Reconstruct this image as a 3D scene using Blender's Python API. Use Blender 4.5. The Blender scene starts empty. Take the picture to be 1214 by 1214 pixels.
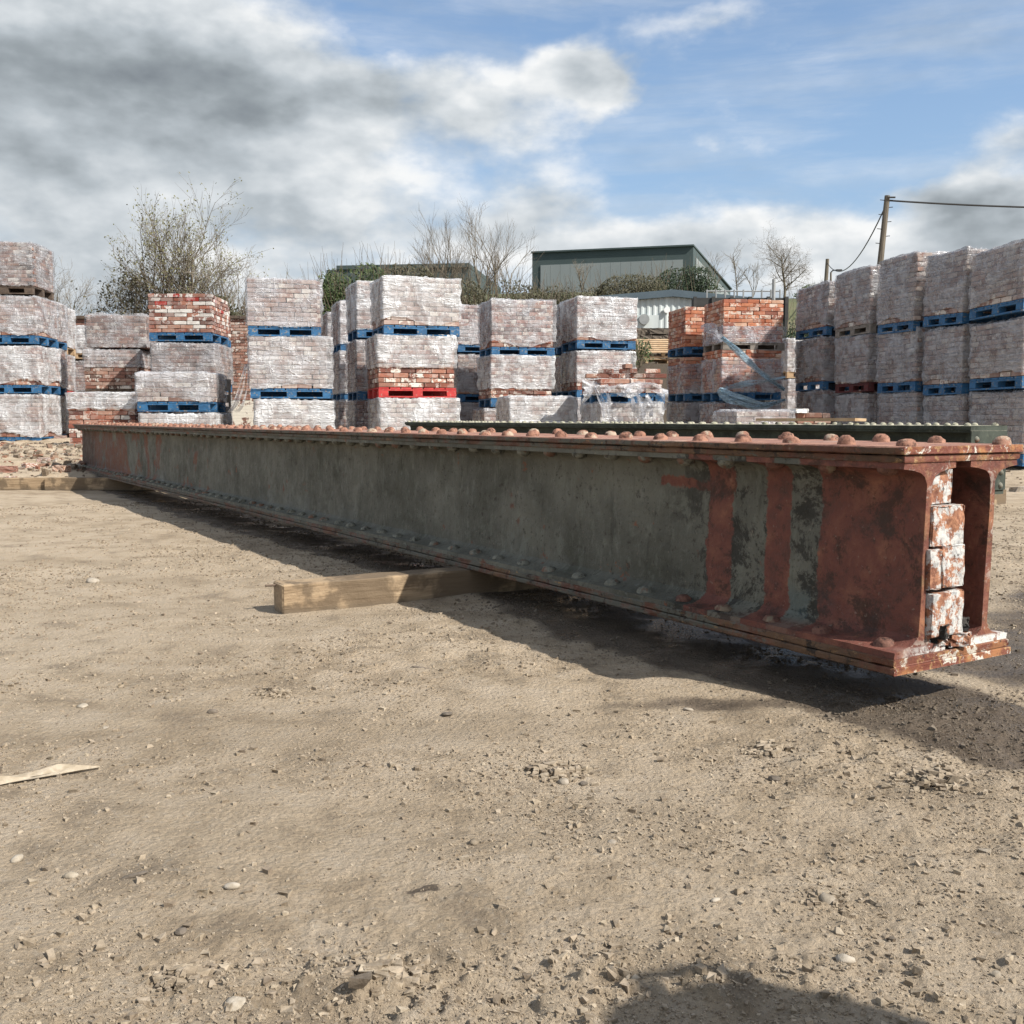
import bpy, bmesh, math, random
import numpy as np
from mathutils import Vector, Matrix, Euler
R = math.radians
rnd = random.Random(11)
sc = bpy.context.scene
COL = sc.collection

# ------------------------------------------------------------------ camera
CAM_H, FPX, HOR = 0.61, 1215.0, 496.0
PITCH = math.atan((607 - HOR) / FPX)
cam_d = bpy.data.cameras.new('camera'); cam = bpy.data.objects.new('camera', cam_d); COL.objects.link(cam)
cam.location = (0, 0, CAM_H)
cam.rotation_euler = (R(90) - PITCH, 0, 0)
cam_d.sensor_width = 36; cam_d.lens = 36 * FPX / 1214
cam_d.clip_start = 0.02; cam_d.clip_end = 3000
sc.camera = cam

def ray(u, v):
    """direction (per metre of depth) seen at a photograph pixel: x/y and z/y"""
    Y = FPX * math.cos(PITCH) - (v - 607) * math.sin(PITCH)
    D = FPX * math.sin(PITCH) + (v - 607) * math.cos(PITCH)
    return (u - 607) / Y, -D / Y
def at(u, v, d):
    a, b = ray(u, v); return Vector((a * d, d, CAM_H + b * d))

# ------------------------------------------------------------------ sun, view
SUN_AZ = Vector((0.85, -0.527)).normalized(); SUN_EL = R(41)
sun_d = bpy.data.lights.new('sun', 'SUN'); sun = bpy.data.objects.new('sun', sun_d); COL.objects.link(sun)
sun_d.energy = 5.0; sun_d.angle = R(0.6); sun_d.color = (1.0, 0.95, 0.87)
sdir = Vector((SUN_AZ.x * math.cos(SUN_EL), SUN_AZ.y * math.cos(SUN_EL), math.sin(SUN_EL)))
sun.rotation_euler = sdir.to_track_quat('Z', 'Y').to_euler()
sun.location = (20, -12, 30)
sc.view_settings.view_transform = 'Standard'; sc.view_settings.look = 'None'
sc.view_settings.exposure = 0.55; sc.view_settings.gamma = 1

# ------------------------------------------------------------------ node helper
class NT:
    def __init__(s, tree): s.t = tree; s.n = tree.nodes; s.l = tree.links
    def new(s, ty, **kw):
        n = s.n.new(ty)
        for k, v in kw.items(): setattr(n, k, v)
        return n
    def put(s, sock, v):
        if isinstance(v, bpy.types.NodeSocket): s.l.new(v, sock)
        elif v is not None:
            if sock.type == 'RGBA' and not hasattr(v, '__len__'): v = (v, v, v, 1)
            if sock.type == 'RGBA' and len(v) == 3: v = (*v, 1)
            if sock.type == 'VECTOR' and not hasattr(v, '__len__'): v = (v, v, v)
            sock.default_value = v
    def m(s, op, a, b=None, c=None, clamp=False):
        n = s.new('ShaderNodeMath', operation=op, use_clamp=clamp)
        for i, v in enumerate((a, b, c)):
            if v is not None: s.put(n.inputs[i], v)
        return n.outputs[0]
    def vm(s, op, a, b=None):
        n = s.new('ShaderNodeVectorMath', operation=op); s.put(n.inputs[0], a)
        if b is not None: s.put(n.inputs[1], b)
        return n.outputs[0]
    def sep(s, v):
        n = s.new('ShaderNodeSeparateXYZ'); s.put(n.inputs[0], v); return n.outputs
    def comb(s, x, y, z):
        n = s.new('ShaderNodeCombineXYZ')
        for i, v in enumerate((x, y, z)): s.put(n.inputs[i], v)
        return n.outputs[0]
    def mp(s, v, scale=(1, 1, 1), rot=(0, 0, 0), loc=(0, 0, 0)):
        n = s.new('ShaderNodeMapping'); s.put(n.inputs[0], v)
        n.inputs[1].default_value = loc; n.inputs[2].default_value = rot; n.inputs[3].default_value = scale
        return n.outputs[0]
    def noise(s, v, scale, detail=5, rough=0.55, dist=0, col=False, lac=2):
        n = s.new('ShaderNodeTexNoise'); s.put(n.inputs['Vector'], v); s.put(n.inputs['Scale'], scale)
        n.inputs['Detail'].default_value = detail; n.inputs['Roughness'].default_value = rough
        n.inputs['Distortion'].default_value = dist; n.inputs['Lacunarity'].default_value = lac
        return n.outputs[1 if col else 0]
    def vor(s, v, scale, feat='F1', out=0, rand=1):
        n = s.new('ShaderNodeTexVoronoi', feature=feat); s.put(n.inputs['Vector'], v); n.inputs['Scale'].default_value = scale
        n.inputs['Randomness'].default_value = rand
        return n.outputs[out]
    def ss(s, v, lo, hi, a=0.0, b=1.0, smooth=True):
        n = s.new('ShaderNodeMapRange', interpolation_type='SMOOTHSTEP' if smooth else 'LINEAR')
        s.put(n.inputs[0], v); s.put(n.inputs[1], lo); s.put(n.inputs[2], hi); s.put(n.inputs[3], a); s.put(n.inputs[4], b)
        return n.outputs[0]
    def mix(s, f, a, b, blend='MIX'):
        n = s.new('ShaderNodeMix', data_type='RGBA', blend_type=blend)
        s.put(n.inputs[0], f); s.put(n.inputs[6], a); s.put(n.inputs[7], b); return n.outputs[2]
    def ramp(s, f, stops, interp='LINEAR'):
        n = s.new('ShaderNodeValToRGB'); cr = n.color_ramp; cr.interpolation = interp
        while len(cr.elements) < len(stops): cr.elements.new(0.5)
        for e, (p, c) in zip(cr.elements, stops): e.position = p; e.color = (*c, 1)
        s.put(n.inputs[0], f); return n.outputs[0]
    def coord(s, o='Object'): return s.new('ShaderNodeTexCoord').outputs[o]
    def pos(s): return s.new('ShaderNodeNewGeometry').outputs[0]
    def orand(s): return s.new('ShaderNodeObjectInfo').outputs['Random']
    def bump(s, h, dist, strength=1.0, nrm=None):
        n = s.new('ShaderNodeBump'); n.inputs['Strength'].default_value = strength; n.inputs['Distance'].default_value = dist
        s.put(n.inputs['Height'], h)
        if nrm is not None: s.l.new(nrm, n.inputs['Normal'])
        return n.outputs[0]

def material(name):
    m = bpy.data.materials.new(name); m.use_nodes = True
    t = m.node_tree; bs = t.nodes['Principled BSDF']; out = t.nodes['Material Output']
    return m, NT(t), bs, out
def finish(n, bs, col=None, rough=None, nrm=None, metal=None, spec=None):
    if col is not None: n.put(bs.inputs['Base Color'], col)
    if rough is not None: n.put(bs.inputs['Roughness'], rough)
    if nrm is not None: n.l.new(nrm, bs.inputs['Normal'])
    if metal is not None: n.put(bs.inputs['Metallic'], metal)
    if spec is not None: n.put(bs.inputs['Specular IOR Level'], spec)

# ------------------------------------------------------------------ world
world = bpy.data.worlds.new('World'); sc.world = world; world.use_nodes = True
def build_world():
    wt = world.node_tree; wt.nodes.clear(); n = NT(wt)
    sky = n.new('ShaderNodeTexSky', sky_type='NISHITA'); sky.sun_disc = False
    sky.sun_elevation = SUN_EL; sky.sun_rotation = math.atan2(SUN_AZ.x, SUN_AZ.y)
    sky.air_density = 1.0; sky.dust_density = 1.2; sky.ozone_density = 1.6
    d = n.coord('Generated'); X, Y, Z = n.sep(d)
    az = n.m('ARCTAN2', X, Y); el = n.m('ARCSINE', Z)
    # position on the sky in radians, stretched towards the horizon so that clouds flatten there
    flat = n.comb(az, n.m('MULTIPLY', el, 1.8), 0)
    warp = n.vm('SUBTRACT', n.noise(flat, 4.5, 5, 0.6, col=True), (0.5, 0.5, 0.5))
    wx, wy, _ = n.sep(warp)
    waz = n.m('MULTIPLY_ADD', wx, 0.20, az); wel = n.m('MULTIPLY_ADD', wy, 0.10, el)
    def blob(u, v, ru, rv, amp=1.0):
        a, b = ray(u, v); ca = math.atan(a); ce = math.atan(b / math.hypot(1, a))
        q = n.vm('MULTIPLY', n.vm('SUBTRACT', n.comb(waz, wel, 0), (ca, ce, 0)), (FPX / ru, FPX / rv, 0))
        d2 = n.new('ShaderNodeVectorMath', operation='DOT_PRODUCT'); n.l.new(q, d2.inputs[0]); n.l.new(q, d2.inputs[1])
        return n.m('MULTIPLY', n.m('POWER', 2.718, n.m('MULTIPLY', d2.outputs['Value'], -1.0)), amp)
    def total(bl):
        o = blob(*bl[0])
        for b in bl[1:]: o = n.m('ADD', o, blob(*b))
        return o
    fb = n.noise(flat, 7.0, 7, 0.55)
    up = n.noise(n.vm('ADD', flat, (0.012, 0.034, 0)), 7.0, 4, 0.5)
    cover = total([(90, 60, 340, 115, 1.25), (170, 220, 270, 120, .75), (220, 360, 320, 50, .42), (570, 140, 150, 60, .42), (692, 82, 52, 30, 1.25),
                   (1180, 238, 75, 42, 1.1), (1190, 290, 90, 30, .9), (640, 240, 90, 26, .35), (860, 285, 240, 34, .75),
                   (590, 290, 130, 34, .65), (1030, 330, 190, 36, .7), (830, 6, 70, 18, .4), (1205, 150, 40, 30, .5), (1070, 225, 60, 14, .3)])
    gaps = total([(485, 15, 45, 90, .5), (335, 92, 40, 14, .2)])
    haze = n.m('MULTIPLY', n.m('EXPONENT', n.m('MULTIPLY', n.m('ABSOLUTE', el), -10.0)), 0.40)
    # away from the frame the cover is carried by the large noise alone
    inframe = n.m('MULTIPLY', n.ss(az, -1.0, -0.5), n.ss(az, 1.0, 0.5)); inframe = n.m('MULTIPLY', inframe, n.ss(el, 0.95, 0.5))
    far = n.m('MULTIPLY', n.ss(n.noise(flat, 1.7, 4, .5), .38, .62), n.m('SUBTRACT', 0.9, inframe), clamp=True)
    dens = n.m('ADD', n.m('ADD', n.m('SUBTRACT', n.m('ADD', cover, haze), gaps), far), n.m('MULTIPLY', n.m('SUBTRACT', fb, 0.5), 1.8))
    mask = n.ss(dens, 0.08, 0.80)
    thin = n.m('MULTIPLY', n.ss(n.noise(n.mp(flat, (1.2, 4.5, 1), (0, 0, .25)), 2.6, 7, .62, .3), .36, .74), 0.40)
    mask = n.m('MAXIMUM', mask, thin)
    dark = total([(120, 78, 300, 44, 1.0), (20, 180, 130, 70, .7), (340, 95, 130, 28, .75), (320, 235, 50, 24, .45), (100, 290, 150, 22, .4), (330, 285, 120, 14, .3), (1175, 232, 70, 30, 1.15), (600, 250, 70, 16, .2), (1165, 160, 70, 22, .2)])
    lit = n.m('MULTIPLY', n.m('SUBTRACT', fb, up), 1.7)
    g = n.m('SUBTRACT', n.m('ADD', 0.83, lit), n.m('MULTIPLY', dark, 0.34))
    g = n.m('SUBTRACT', g, n.m('MULTIPLY', n.ss(dens, .5, 1.8), .22))
    g = n.m('ADD', g, n.m('MULTIPLY', n.m('SUBTRACT', n.noise(flat, 13, 4, .5), .5), .25))
    ccol = n.ramp(g, [(0.0, (.22, .25, .28)), (.28, (.33, .37, .40)), (.55, (.50, .55, .59)), (.80, (.72, .76, .79)), (1.0, (.95, .96, .96))])
    k = 1 / (0.10 * 2 ** 0.55)
    ccol = n.mix(1.0, ccol, (k, k, k), 'MULTIPLY')
    skyc = n.mix(1.0, sky.outputs[0], SKY_TINT, 'MULTIPLY')
    low = n.ss(el, .34, .0, 0, .92); skyc = n.mix(low, skyc, n.mix(1.0, n.mix(n.ss(el, .26, .02), (.30, .45, .68), (.50, .62, .74)), (k, k, k), 'MULTIPLY'))
    col = n.mix(mask, skyc, ccol)
    bg = n.new('ShaderNodeBackground'); n.put(bg.inputs[0], col); bg.inputs[1].default_value = 0.10
    o = n.new('ShaderNodeOutputWorld'); n.l.new(bg.outputs[0], o.inputs[0])
SKY_TINT = (1.18, 1.20, 1.20)
build_world()

# ------------------------------------------------------------------ materials
MAT = {}
def mat_ground():
    m, n, bs, _ = material('dirt'); p = n.pos(); x, y, z = n.sep(p)
    n1 = n.noise(p, 0.9, 6, .6); n2 = n.noise(p, 7, 8, .62, .2); n3 = n.noise(p, 60, 6, .65)
    c = n.ramp(n1, [(.3, (.315, .238, .155)), (.5, (.410, .322, .222)), (.7, (.470, .382, .278))])
    c = n.mix(n.ss(n2, .42, .68), c, (.465, .378, .278))
    c = n.mix(n.m('MULTIPLY', n.ss(n2, .50, .30), .6), c, (.165, .128, .090))
    c = n.mix(n.m('MULTIPLY', n.ss(n3, .52, .75), .5), c, (.46, .41, .34))
    c = n.mix(n.m('MULTIPLY', n.ss(n3, .44, .28), .45), c, (.16, .12, .085))
    n4 = n.noise(p, 190, 5, .7); c = n.mix(n.m('MULTIPLY', n.ss(n4, .46, .32), .45), c, (.15, .115, .08)); c = n.mix(n.m('MULTIPLY', n.ss(n4, .55, .72), .4), c, (.47, .41, .32))
    br = n.ss(n.noise(n.mp(p, (.5, 1.6, 1), (0, 0, -.5)), 1.1, 6, .65), .50, .66); c = n.mix(n.m('MULTIPLY', br, .38), c, (.215, .160, .100))
    # wet ground round the near end of the girder, beyond it and under it; the full-length strip below it paints in its deep shade
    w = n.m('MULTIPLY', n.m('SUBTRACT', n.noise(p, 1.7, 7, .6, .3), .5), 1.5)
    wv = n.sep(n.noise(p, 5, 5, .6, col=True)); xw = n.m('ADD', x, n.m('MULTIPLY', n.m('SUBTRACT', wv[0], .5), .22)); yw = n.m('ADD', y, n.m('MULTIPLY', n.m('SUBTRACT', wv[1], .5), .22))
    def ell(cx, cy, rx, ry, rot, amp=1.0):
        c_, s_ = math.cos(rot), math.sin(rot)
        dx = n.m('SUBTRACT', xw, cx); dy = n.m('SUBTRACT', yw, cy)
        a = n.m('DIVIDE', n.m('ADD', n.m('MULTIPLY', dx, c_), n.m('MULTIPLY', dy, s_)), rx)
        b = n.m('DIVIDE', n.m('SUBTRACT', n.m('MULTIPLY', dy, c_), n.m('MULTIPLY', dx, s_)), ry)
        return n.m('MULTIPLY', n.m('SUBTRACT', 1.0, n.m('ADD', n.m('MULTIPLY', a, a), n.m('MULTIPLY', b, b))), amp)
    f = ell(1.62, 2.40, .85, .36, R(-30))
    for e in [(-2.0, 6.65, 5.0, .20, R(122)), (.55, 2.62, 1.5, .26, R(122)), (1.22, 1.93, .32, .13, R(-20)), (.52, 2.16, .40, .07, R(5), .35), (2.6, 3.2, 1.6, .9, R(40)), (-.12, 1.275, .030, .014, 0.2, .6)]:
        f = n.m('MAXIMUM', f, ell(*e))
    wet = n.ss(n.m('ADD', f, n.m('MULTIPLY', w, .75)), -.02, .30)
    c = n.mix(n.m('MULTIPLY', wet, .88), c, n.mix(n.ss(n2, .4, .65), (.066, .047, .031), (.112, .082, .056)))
    h = n.m('ADD', n.m('MULTIPLY', n.noise(p, 48, 8, .76), .8), n.m('MULTIPLY', n.m('SUBTRACT', 1, n.vor(p, 120)), .22))
    b = n.bump(h, .022, 1.0)
    rough = n.m('SUBTRACT', .95, n.m('MULTIPLY', wet, n.ss(n.noise(p, 5, 4, .6), .42, .60, .18, .68)))
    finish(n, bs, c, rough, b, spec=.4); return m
def mat_stone(name, cols, scale=12, wet=False):
    m, n, bs, _ = material(name); p = n.pos()
    isl = n.new('ShaderNodeNewGeometry').outputs['Random Per Island']
    c = n.ramp(n.m('FRACT', n.m('ADD', isl, n.orand())), [(i / max(1, len(cols) - 1), q) for i, q in enumerate(cols)])
    c = n.mix(n.ss(n.noise(p, scale * 5, 6, .6), .3, .7), n.mix(1, c, (.6, .57, .52), 'MULTIPLY'), c)
    if wet:      # stones in the wet patch are wet too; the long strip paints girder shade on them
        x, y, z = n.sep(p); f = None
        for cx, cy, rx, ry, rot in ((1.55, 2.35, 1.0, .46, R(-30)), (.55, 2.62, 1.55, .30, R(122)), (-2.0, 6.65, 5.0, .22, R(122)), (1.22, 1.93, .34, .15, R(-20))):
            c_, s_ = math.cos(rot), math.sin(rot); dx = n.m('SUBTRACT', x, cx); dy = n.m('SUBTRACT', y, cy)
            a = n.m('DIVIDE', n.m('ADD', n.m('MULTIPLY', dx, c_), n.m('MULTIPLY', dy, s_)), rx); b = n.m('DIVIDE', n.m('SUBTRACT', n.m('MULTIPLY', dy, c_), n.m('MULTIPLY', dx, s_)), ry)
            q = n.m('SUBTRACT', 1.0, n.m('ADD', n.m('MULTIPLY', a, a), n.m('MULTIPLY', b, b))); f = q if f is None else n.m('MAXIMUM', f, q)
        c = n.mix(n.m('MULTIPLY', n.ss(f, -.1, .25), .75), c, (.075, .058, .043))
    finish(n, bs, c, .9, n.bump(n.noise(p, scale * 8, 5, .65), .003, .8)); return m
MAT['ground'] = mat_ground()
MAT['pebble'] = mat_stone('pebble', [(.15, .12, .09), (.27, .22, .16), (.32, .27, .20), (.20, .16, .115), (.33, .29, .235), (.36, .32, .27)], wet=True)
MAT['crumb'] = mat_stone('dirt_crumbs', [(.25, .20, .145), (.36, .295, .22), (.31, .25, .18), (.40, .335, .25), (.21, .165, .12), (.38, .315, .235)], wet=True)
MAT['pale_stone'] = mat_stone('pale_stone', [(.38, .33, .26), (.44, .39, .32), (.32, .28, .23)])
MAT['dark_stone'] = mat_stone('dark_stone', [(.12, .10, .08), (.17, .14, .11)])
MAT['rubble'] = mat_stone('rubble', [(.10, .075, .055), (.22, .17, .12), (.28, .12, .075), (.17, .13, .095), (.30, .25, .19), (.12, .09, .07), (.40, .36, .31), (.20, .14, .10)])

def mat_brick(name, cols, white=.25, wscale=9, whitec=(.62, .58, .52)):
    """each brick takes its own tone from the ramp; lime and dirt come in patches"""
    m, n, bs, _ = material(name); p = n.pos(); r = n.orand()
    c = n.ramp(r, [(i / len(cols), q) for i, q in enumerate(cols)], 'CONSTANT')
    oc = n.vm('ADD', n.coord('Object'), n.comb(n.m('MULTIPLY', r, 37.0), n.m('MULTIPLY', r, 91.0), 0))
    big = n.noise(oc, 6, 5, .6); fn = n.noise(oc, 40, 6, .65)
    c = n.mix(n.m('MULTIPLY', n.ss(fn, .35, .7), .6), c, n.mix(1, c, (.55, .5, .48), 'MULTIPLY'))
    f = n.ss(n.m('ADD', big, n.m('MULTIPLY', n.m('SUBTRACT', fn, .5), .5)), .70 - white, .80 - white)
    c = n.mix(n.m('MULTIPLY', f, n.ss(n.m('FRACT', n.m('MULTIPLY', r, 13.7)), .15, .9, .15, .95)), c, whitec)
    finish(n, bs, c, .92, n.bump(fn, .004, .8)); return m
BR = [(.235, .080, .052), (.30, .115, .075), (.18, .068, .048), (.34, .155, .105), (.13, .055, .042), (.26, .125, .09), (.20, .10, .078), (.36, .20, .145)]
MAT['brick_red'] = mat_brick('reclaimed_red_brick', BR, .22)
MAT['brick_mixed'] = mat_brick('painted_mixed_brick', BR + [(.55, .52, .48), (.30, .028, .02), (.16, .09, .075), (.20, .10, .08)], .22, whitec=(.62, .60, .56))
MAT['brick_orange'] = mat_brick('orange_brick', [(.40, .135, .07), (.47, .18, .095), (.34, .11, .058), (.50, .23, .135), (.42, .15, .08), (.25, .095, .065), (.52, .31, .21), (.38, .13, .075)], .22, whitec=(.58, .48, .40))
MAT['brick_brown'] = mat_brick('brown_brick', [(.22, .10, .07), (.28, .14, .10), (.17, .085, .06), (.33, .19, .14), (.24, .12, .09), (.13, .08, .065), (.36, .24, .19)], .20)
MAT['brick_pink'] = mat_brick('pale_pink_brick', [(.30, .19, .155), (.36, .26, .225), (.24, .15, .125), (.44, .35, .31), (.29, .19, .165), (.34, .22, .18), (.20, .12, .10)], .25)

def mat_film(name, col, op_lo, op_hi, rough=.19, wr=.015):
    """stretched polythene: a milky skin of uneven thickness with sharp pulled creases"""
    m, n, bs, out = material(name); p = n.coord('Object'); r = n.orand()
    q = n.vm('ADD', p, n.comb(n.m('MULTIPLY', r, 17.0), n.m('MULTIPLY', r, 5.0), n.m('MULTIPLY', r, 29.0)))
    pl = n.noise(q, 3.2, 6, .62, .4)
    def crease(rot, sc_, stretch, w_):
        v = n.noise(n.mp(q, stretch, rot), sc_, 3, .5, .4)
        return n.ss(n.m('ABSOLUTE', n.m('SUBTRACT', v, .5)), w_, .0)
    soft = n.noise(q, 4.0, 2, .5, .6); c4 = crease((0, 0, 0), 2.0, (4.5, 4.5, .6), .030)
    c1 = crease((R(25), R(30), 0), 2.2, (.7, .7, 4.5), .030); c2 = crease((R(-38), R(-42), 0), 2.4, (.8, .8, 4.0), .022); c3 = crease((R(4), R(5), 0), 2.6, (.5, .5, 7), .035)
    cr = n.m('MAXIMUM', n.m('MAXIMUM', n.m('MAXIMUM', c1, c2), n.m('MULTIPLY', c3, .6)), n.m('MULTIPLY', c4, .7))
    cr = n.m('MULTIPLY', cr, n.ss(pl, .38, .58))
    op = n.m('ADD', n.ss(pl, .36, .62, op_lo, op_hi), n.m('MULTIPLY', cr, .16), clamp=True)
    c = n.mix(n.ss(pl, .4, .65), n.mix(1, col, (.84, .83, .82), 'MULTIPLY'), col)
    zz = n.m('ADD', n.sep(p)[2], n.m('MULTIPLY', n.m('SUBTRACT', pl, .5), .03))
    zc = n.m('ABSOLUTE', n.m('SINE', n.m('MULTIPLY', n.m('SUBTRACT', zz, .142), math.pi / .0668)))
    zc = n.m('POWER', zc, .45)
    h = n.m('ADD', n.m('ADD', n.m('MULTIPLY', cr, .8), n.m('ADD', n.m('MULTIPLY', soft, 2.6), n.m('MULTIPLY', pl, .25))), n.m('MULTIPLY', zc, .35))
    nb = n.bump(h, wr, 1.0)
    finish(n, bs, c, rough, nb, spec=.55)
    tr = n.new('ShaderNodeBsdfTransparent'); tr.inputs[0].default_value = (.93, .93, .94, 1)
    b = n.new('ShaderNodeMixShader'); n.put(b.inputs[0], op); n.l.new(tr.outputs[0], b.inputs[1]); n.l.new(bs.outputs[0], b.inputs[2])
    n.l.new(b.outputs[0], out.inputs[0]); return m
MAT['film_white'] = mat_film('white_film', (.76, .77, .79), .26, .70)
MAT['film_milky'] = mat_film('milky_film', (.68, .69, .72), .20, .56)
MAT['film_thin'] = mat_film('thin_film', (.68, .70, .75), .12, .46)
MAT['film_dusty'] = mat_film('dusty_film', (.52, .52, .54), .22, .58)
MAT['film_blue'] = mat_film('bluish_film', (.42, .58, .68), .30, .72, .22)

def mat_paint(name, c1, c2, sc_=8, rough=.7, chip=None, thr=.62):
    m, n, bs, _ = material(name); p = n.coord('Object'); r = n.orand()
    p = n.vm('ADD', p, n.comb(n.m('MULTIPLY', r, 7.0), 0, n.m('MULTIPLY', r, 3.0)))
    f = n.noise(p, sc_, 6, .62, .3); c = n.mix(n.ss(f, .32, .68), c1, c2)
    if chip: c = n.mix(n.ss(n.noise(p, sc_ * 3, 6, .65), thr, thr + .05), c, chip)
    finish(n, bs, c, rough, n.bump(f, .004, .6)); return m
MAT['pal_blue'] = mat_paint('blue_pallet_paint', (.012, .070, .16), (.025, .125, .27), 9, .7, (.20, .19, .17), .57)
MAT['pal_red'] = mat_paint('red_pallet_paint', (.33, .018, .018), (.46, .03, .028), 9, .65, (.3, .18, .14), .60)
MAT['pal_maroon'] = mat_paint('dull_dark_red_pallet_paint', (.06, .012, .012), (.12, .02, .02), 9, .8, (.05, .04, .04), .56)
MAT['pal_grey'] = mat_paint('weathered_pallet_wood', (.14, .12, .10), (.26, .23, .20), 9, .85)
MAT['pal_dark'] = mat_paint('dark_pallet_wood', (.055, .04, .032), (.12, .085, .06), 9, .85)
MAT['pal_wood'] = mat_paint('fresh_pallet_wood', (.34, .22, .12), (.46, .33, .20), 7, .8)
MAT['strip'] = mat_paint('dry_grey_wood', (.27, .22, .155), (.40, .34, .26), 30, .9)
MAT['black'] = mat_paint('black_plastic', (.02, .02, .02), (.045, .045, .045), 6, .5)

def mat_timber():
    m, n, bs, _ = material('sawn_timber'); p = n.coord('Object')
    g = n.noise(n.mp(p, (3, 40, 40)), 2.2, 7, .6, .8); f = n.noise(p, 5.0, 5, .6, .2)
    c = n.ramp(g, [(.3, (.17, .115, .065)), (.5, (.30, .215, .13)), (.7, (.40, .30, .19))])
    st = n.ss(f, .47, .56)
    c = n.mix(n.m('MULTIPLY', st, .82), c, (.10, .07, .042))
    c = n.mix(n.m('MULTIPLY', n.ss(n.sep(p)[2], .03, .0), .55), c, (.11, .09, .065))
    finish(n, bs, c, .85, n.bump(n.m('ADD', g, n.noise(p, 60, 4, .6)), .003, .8)); return m
MAT['timber'] = mat_timber()

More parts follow.
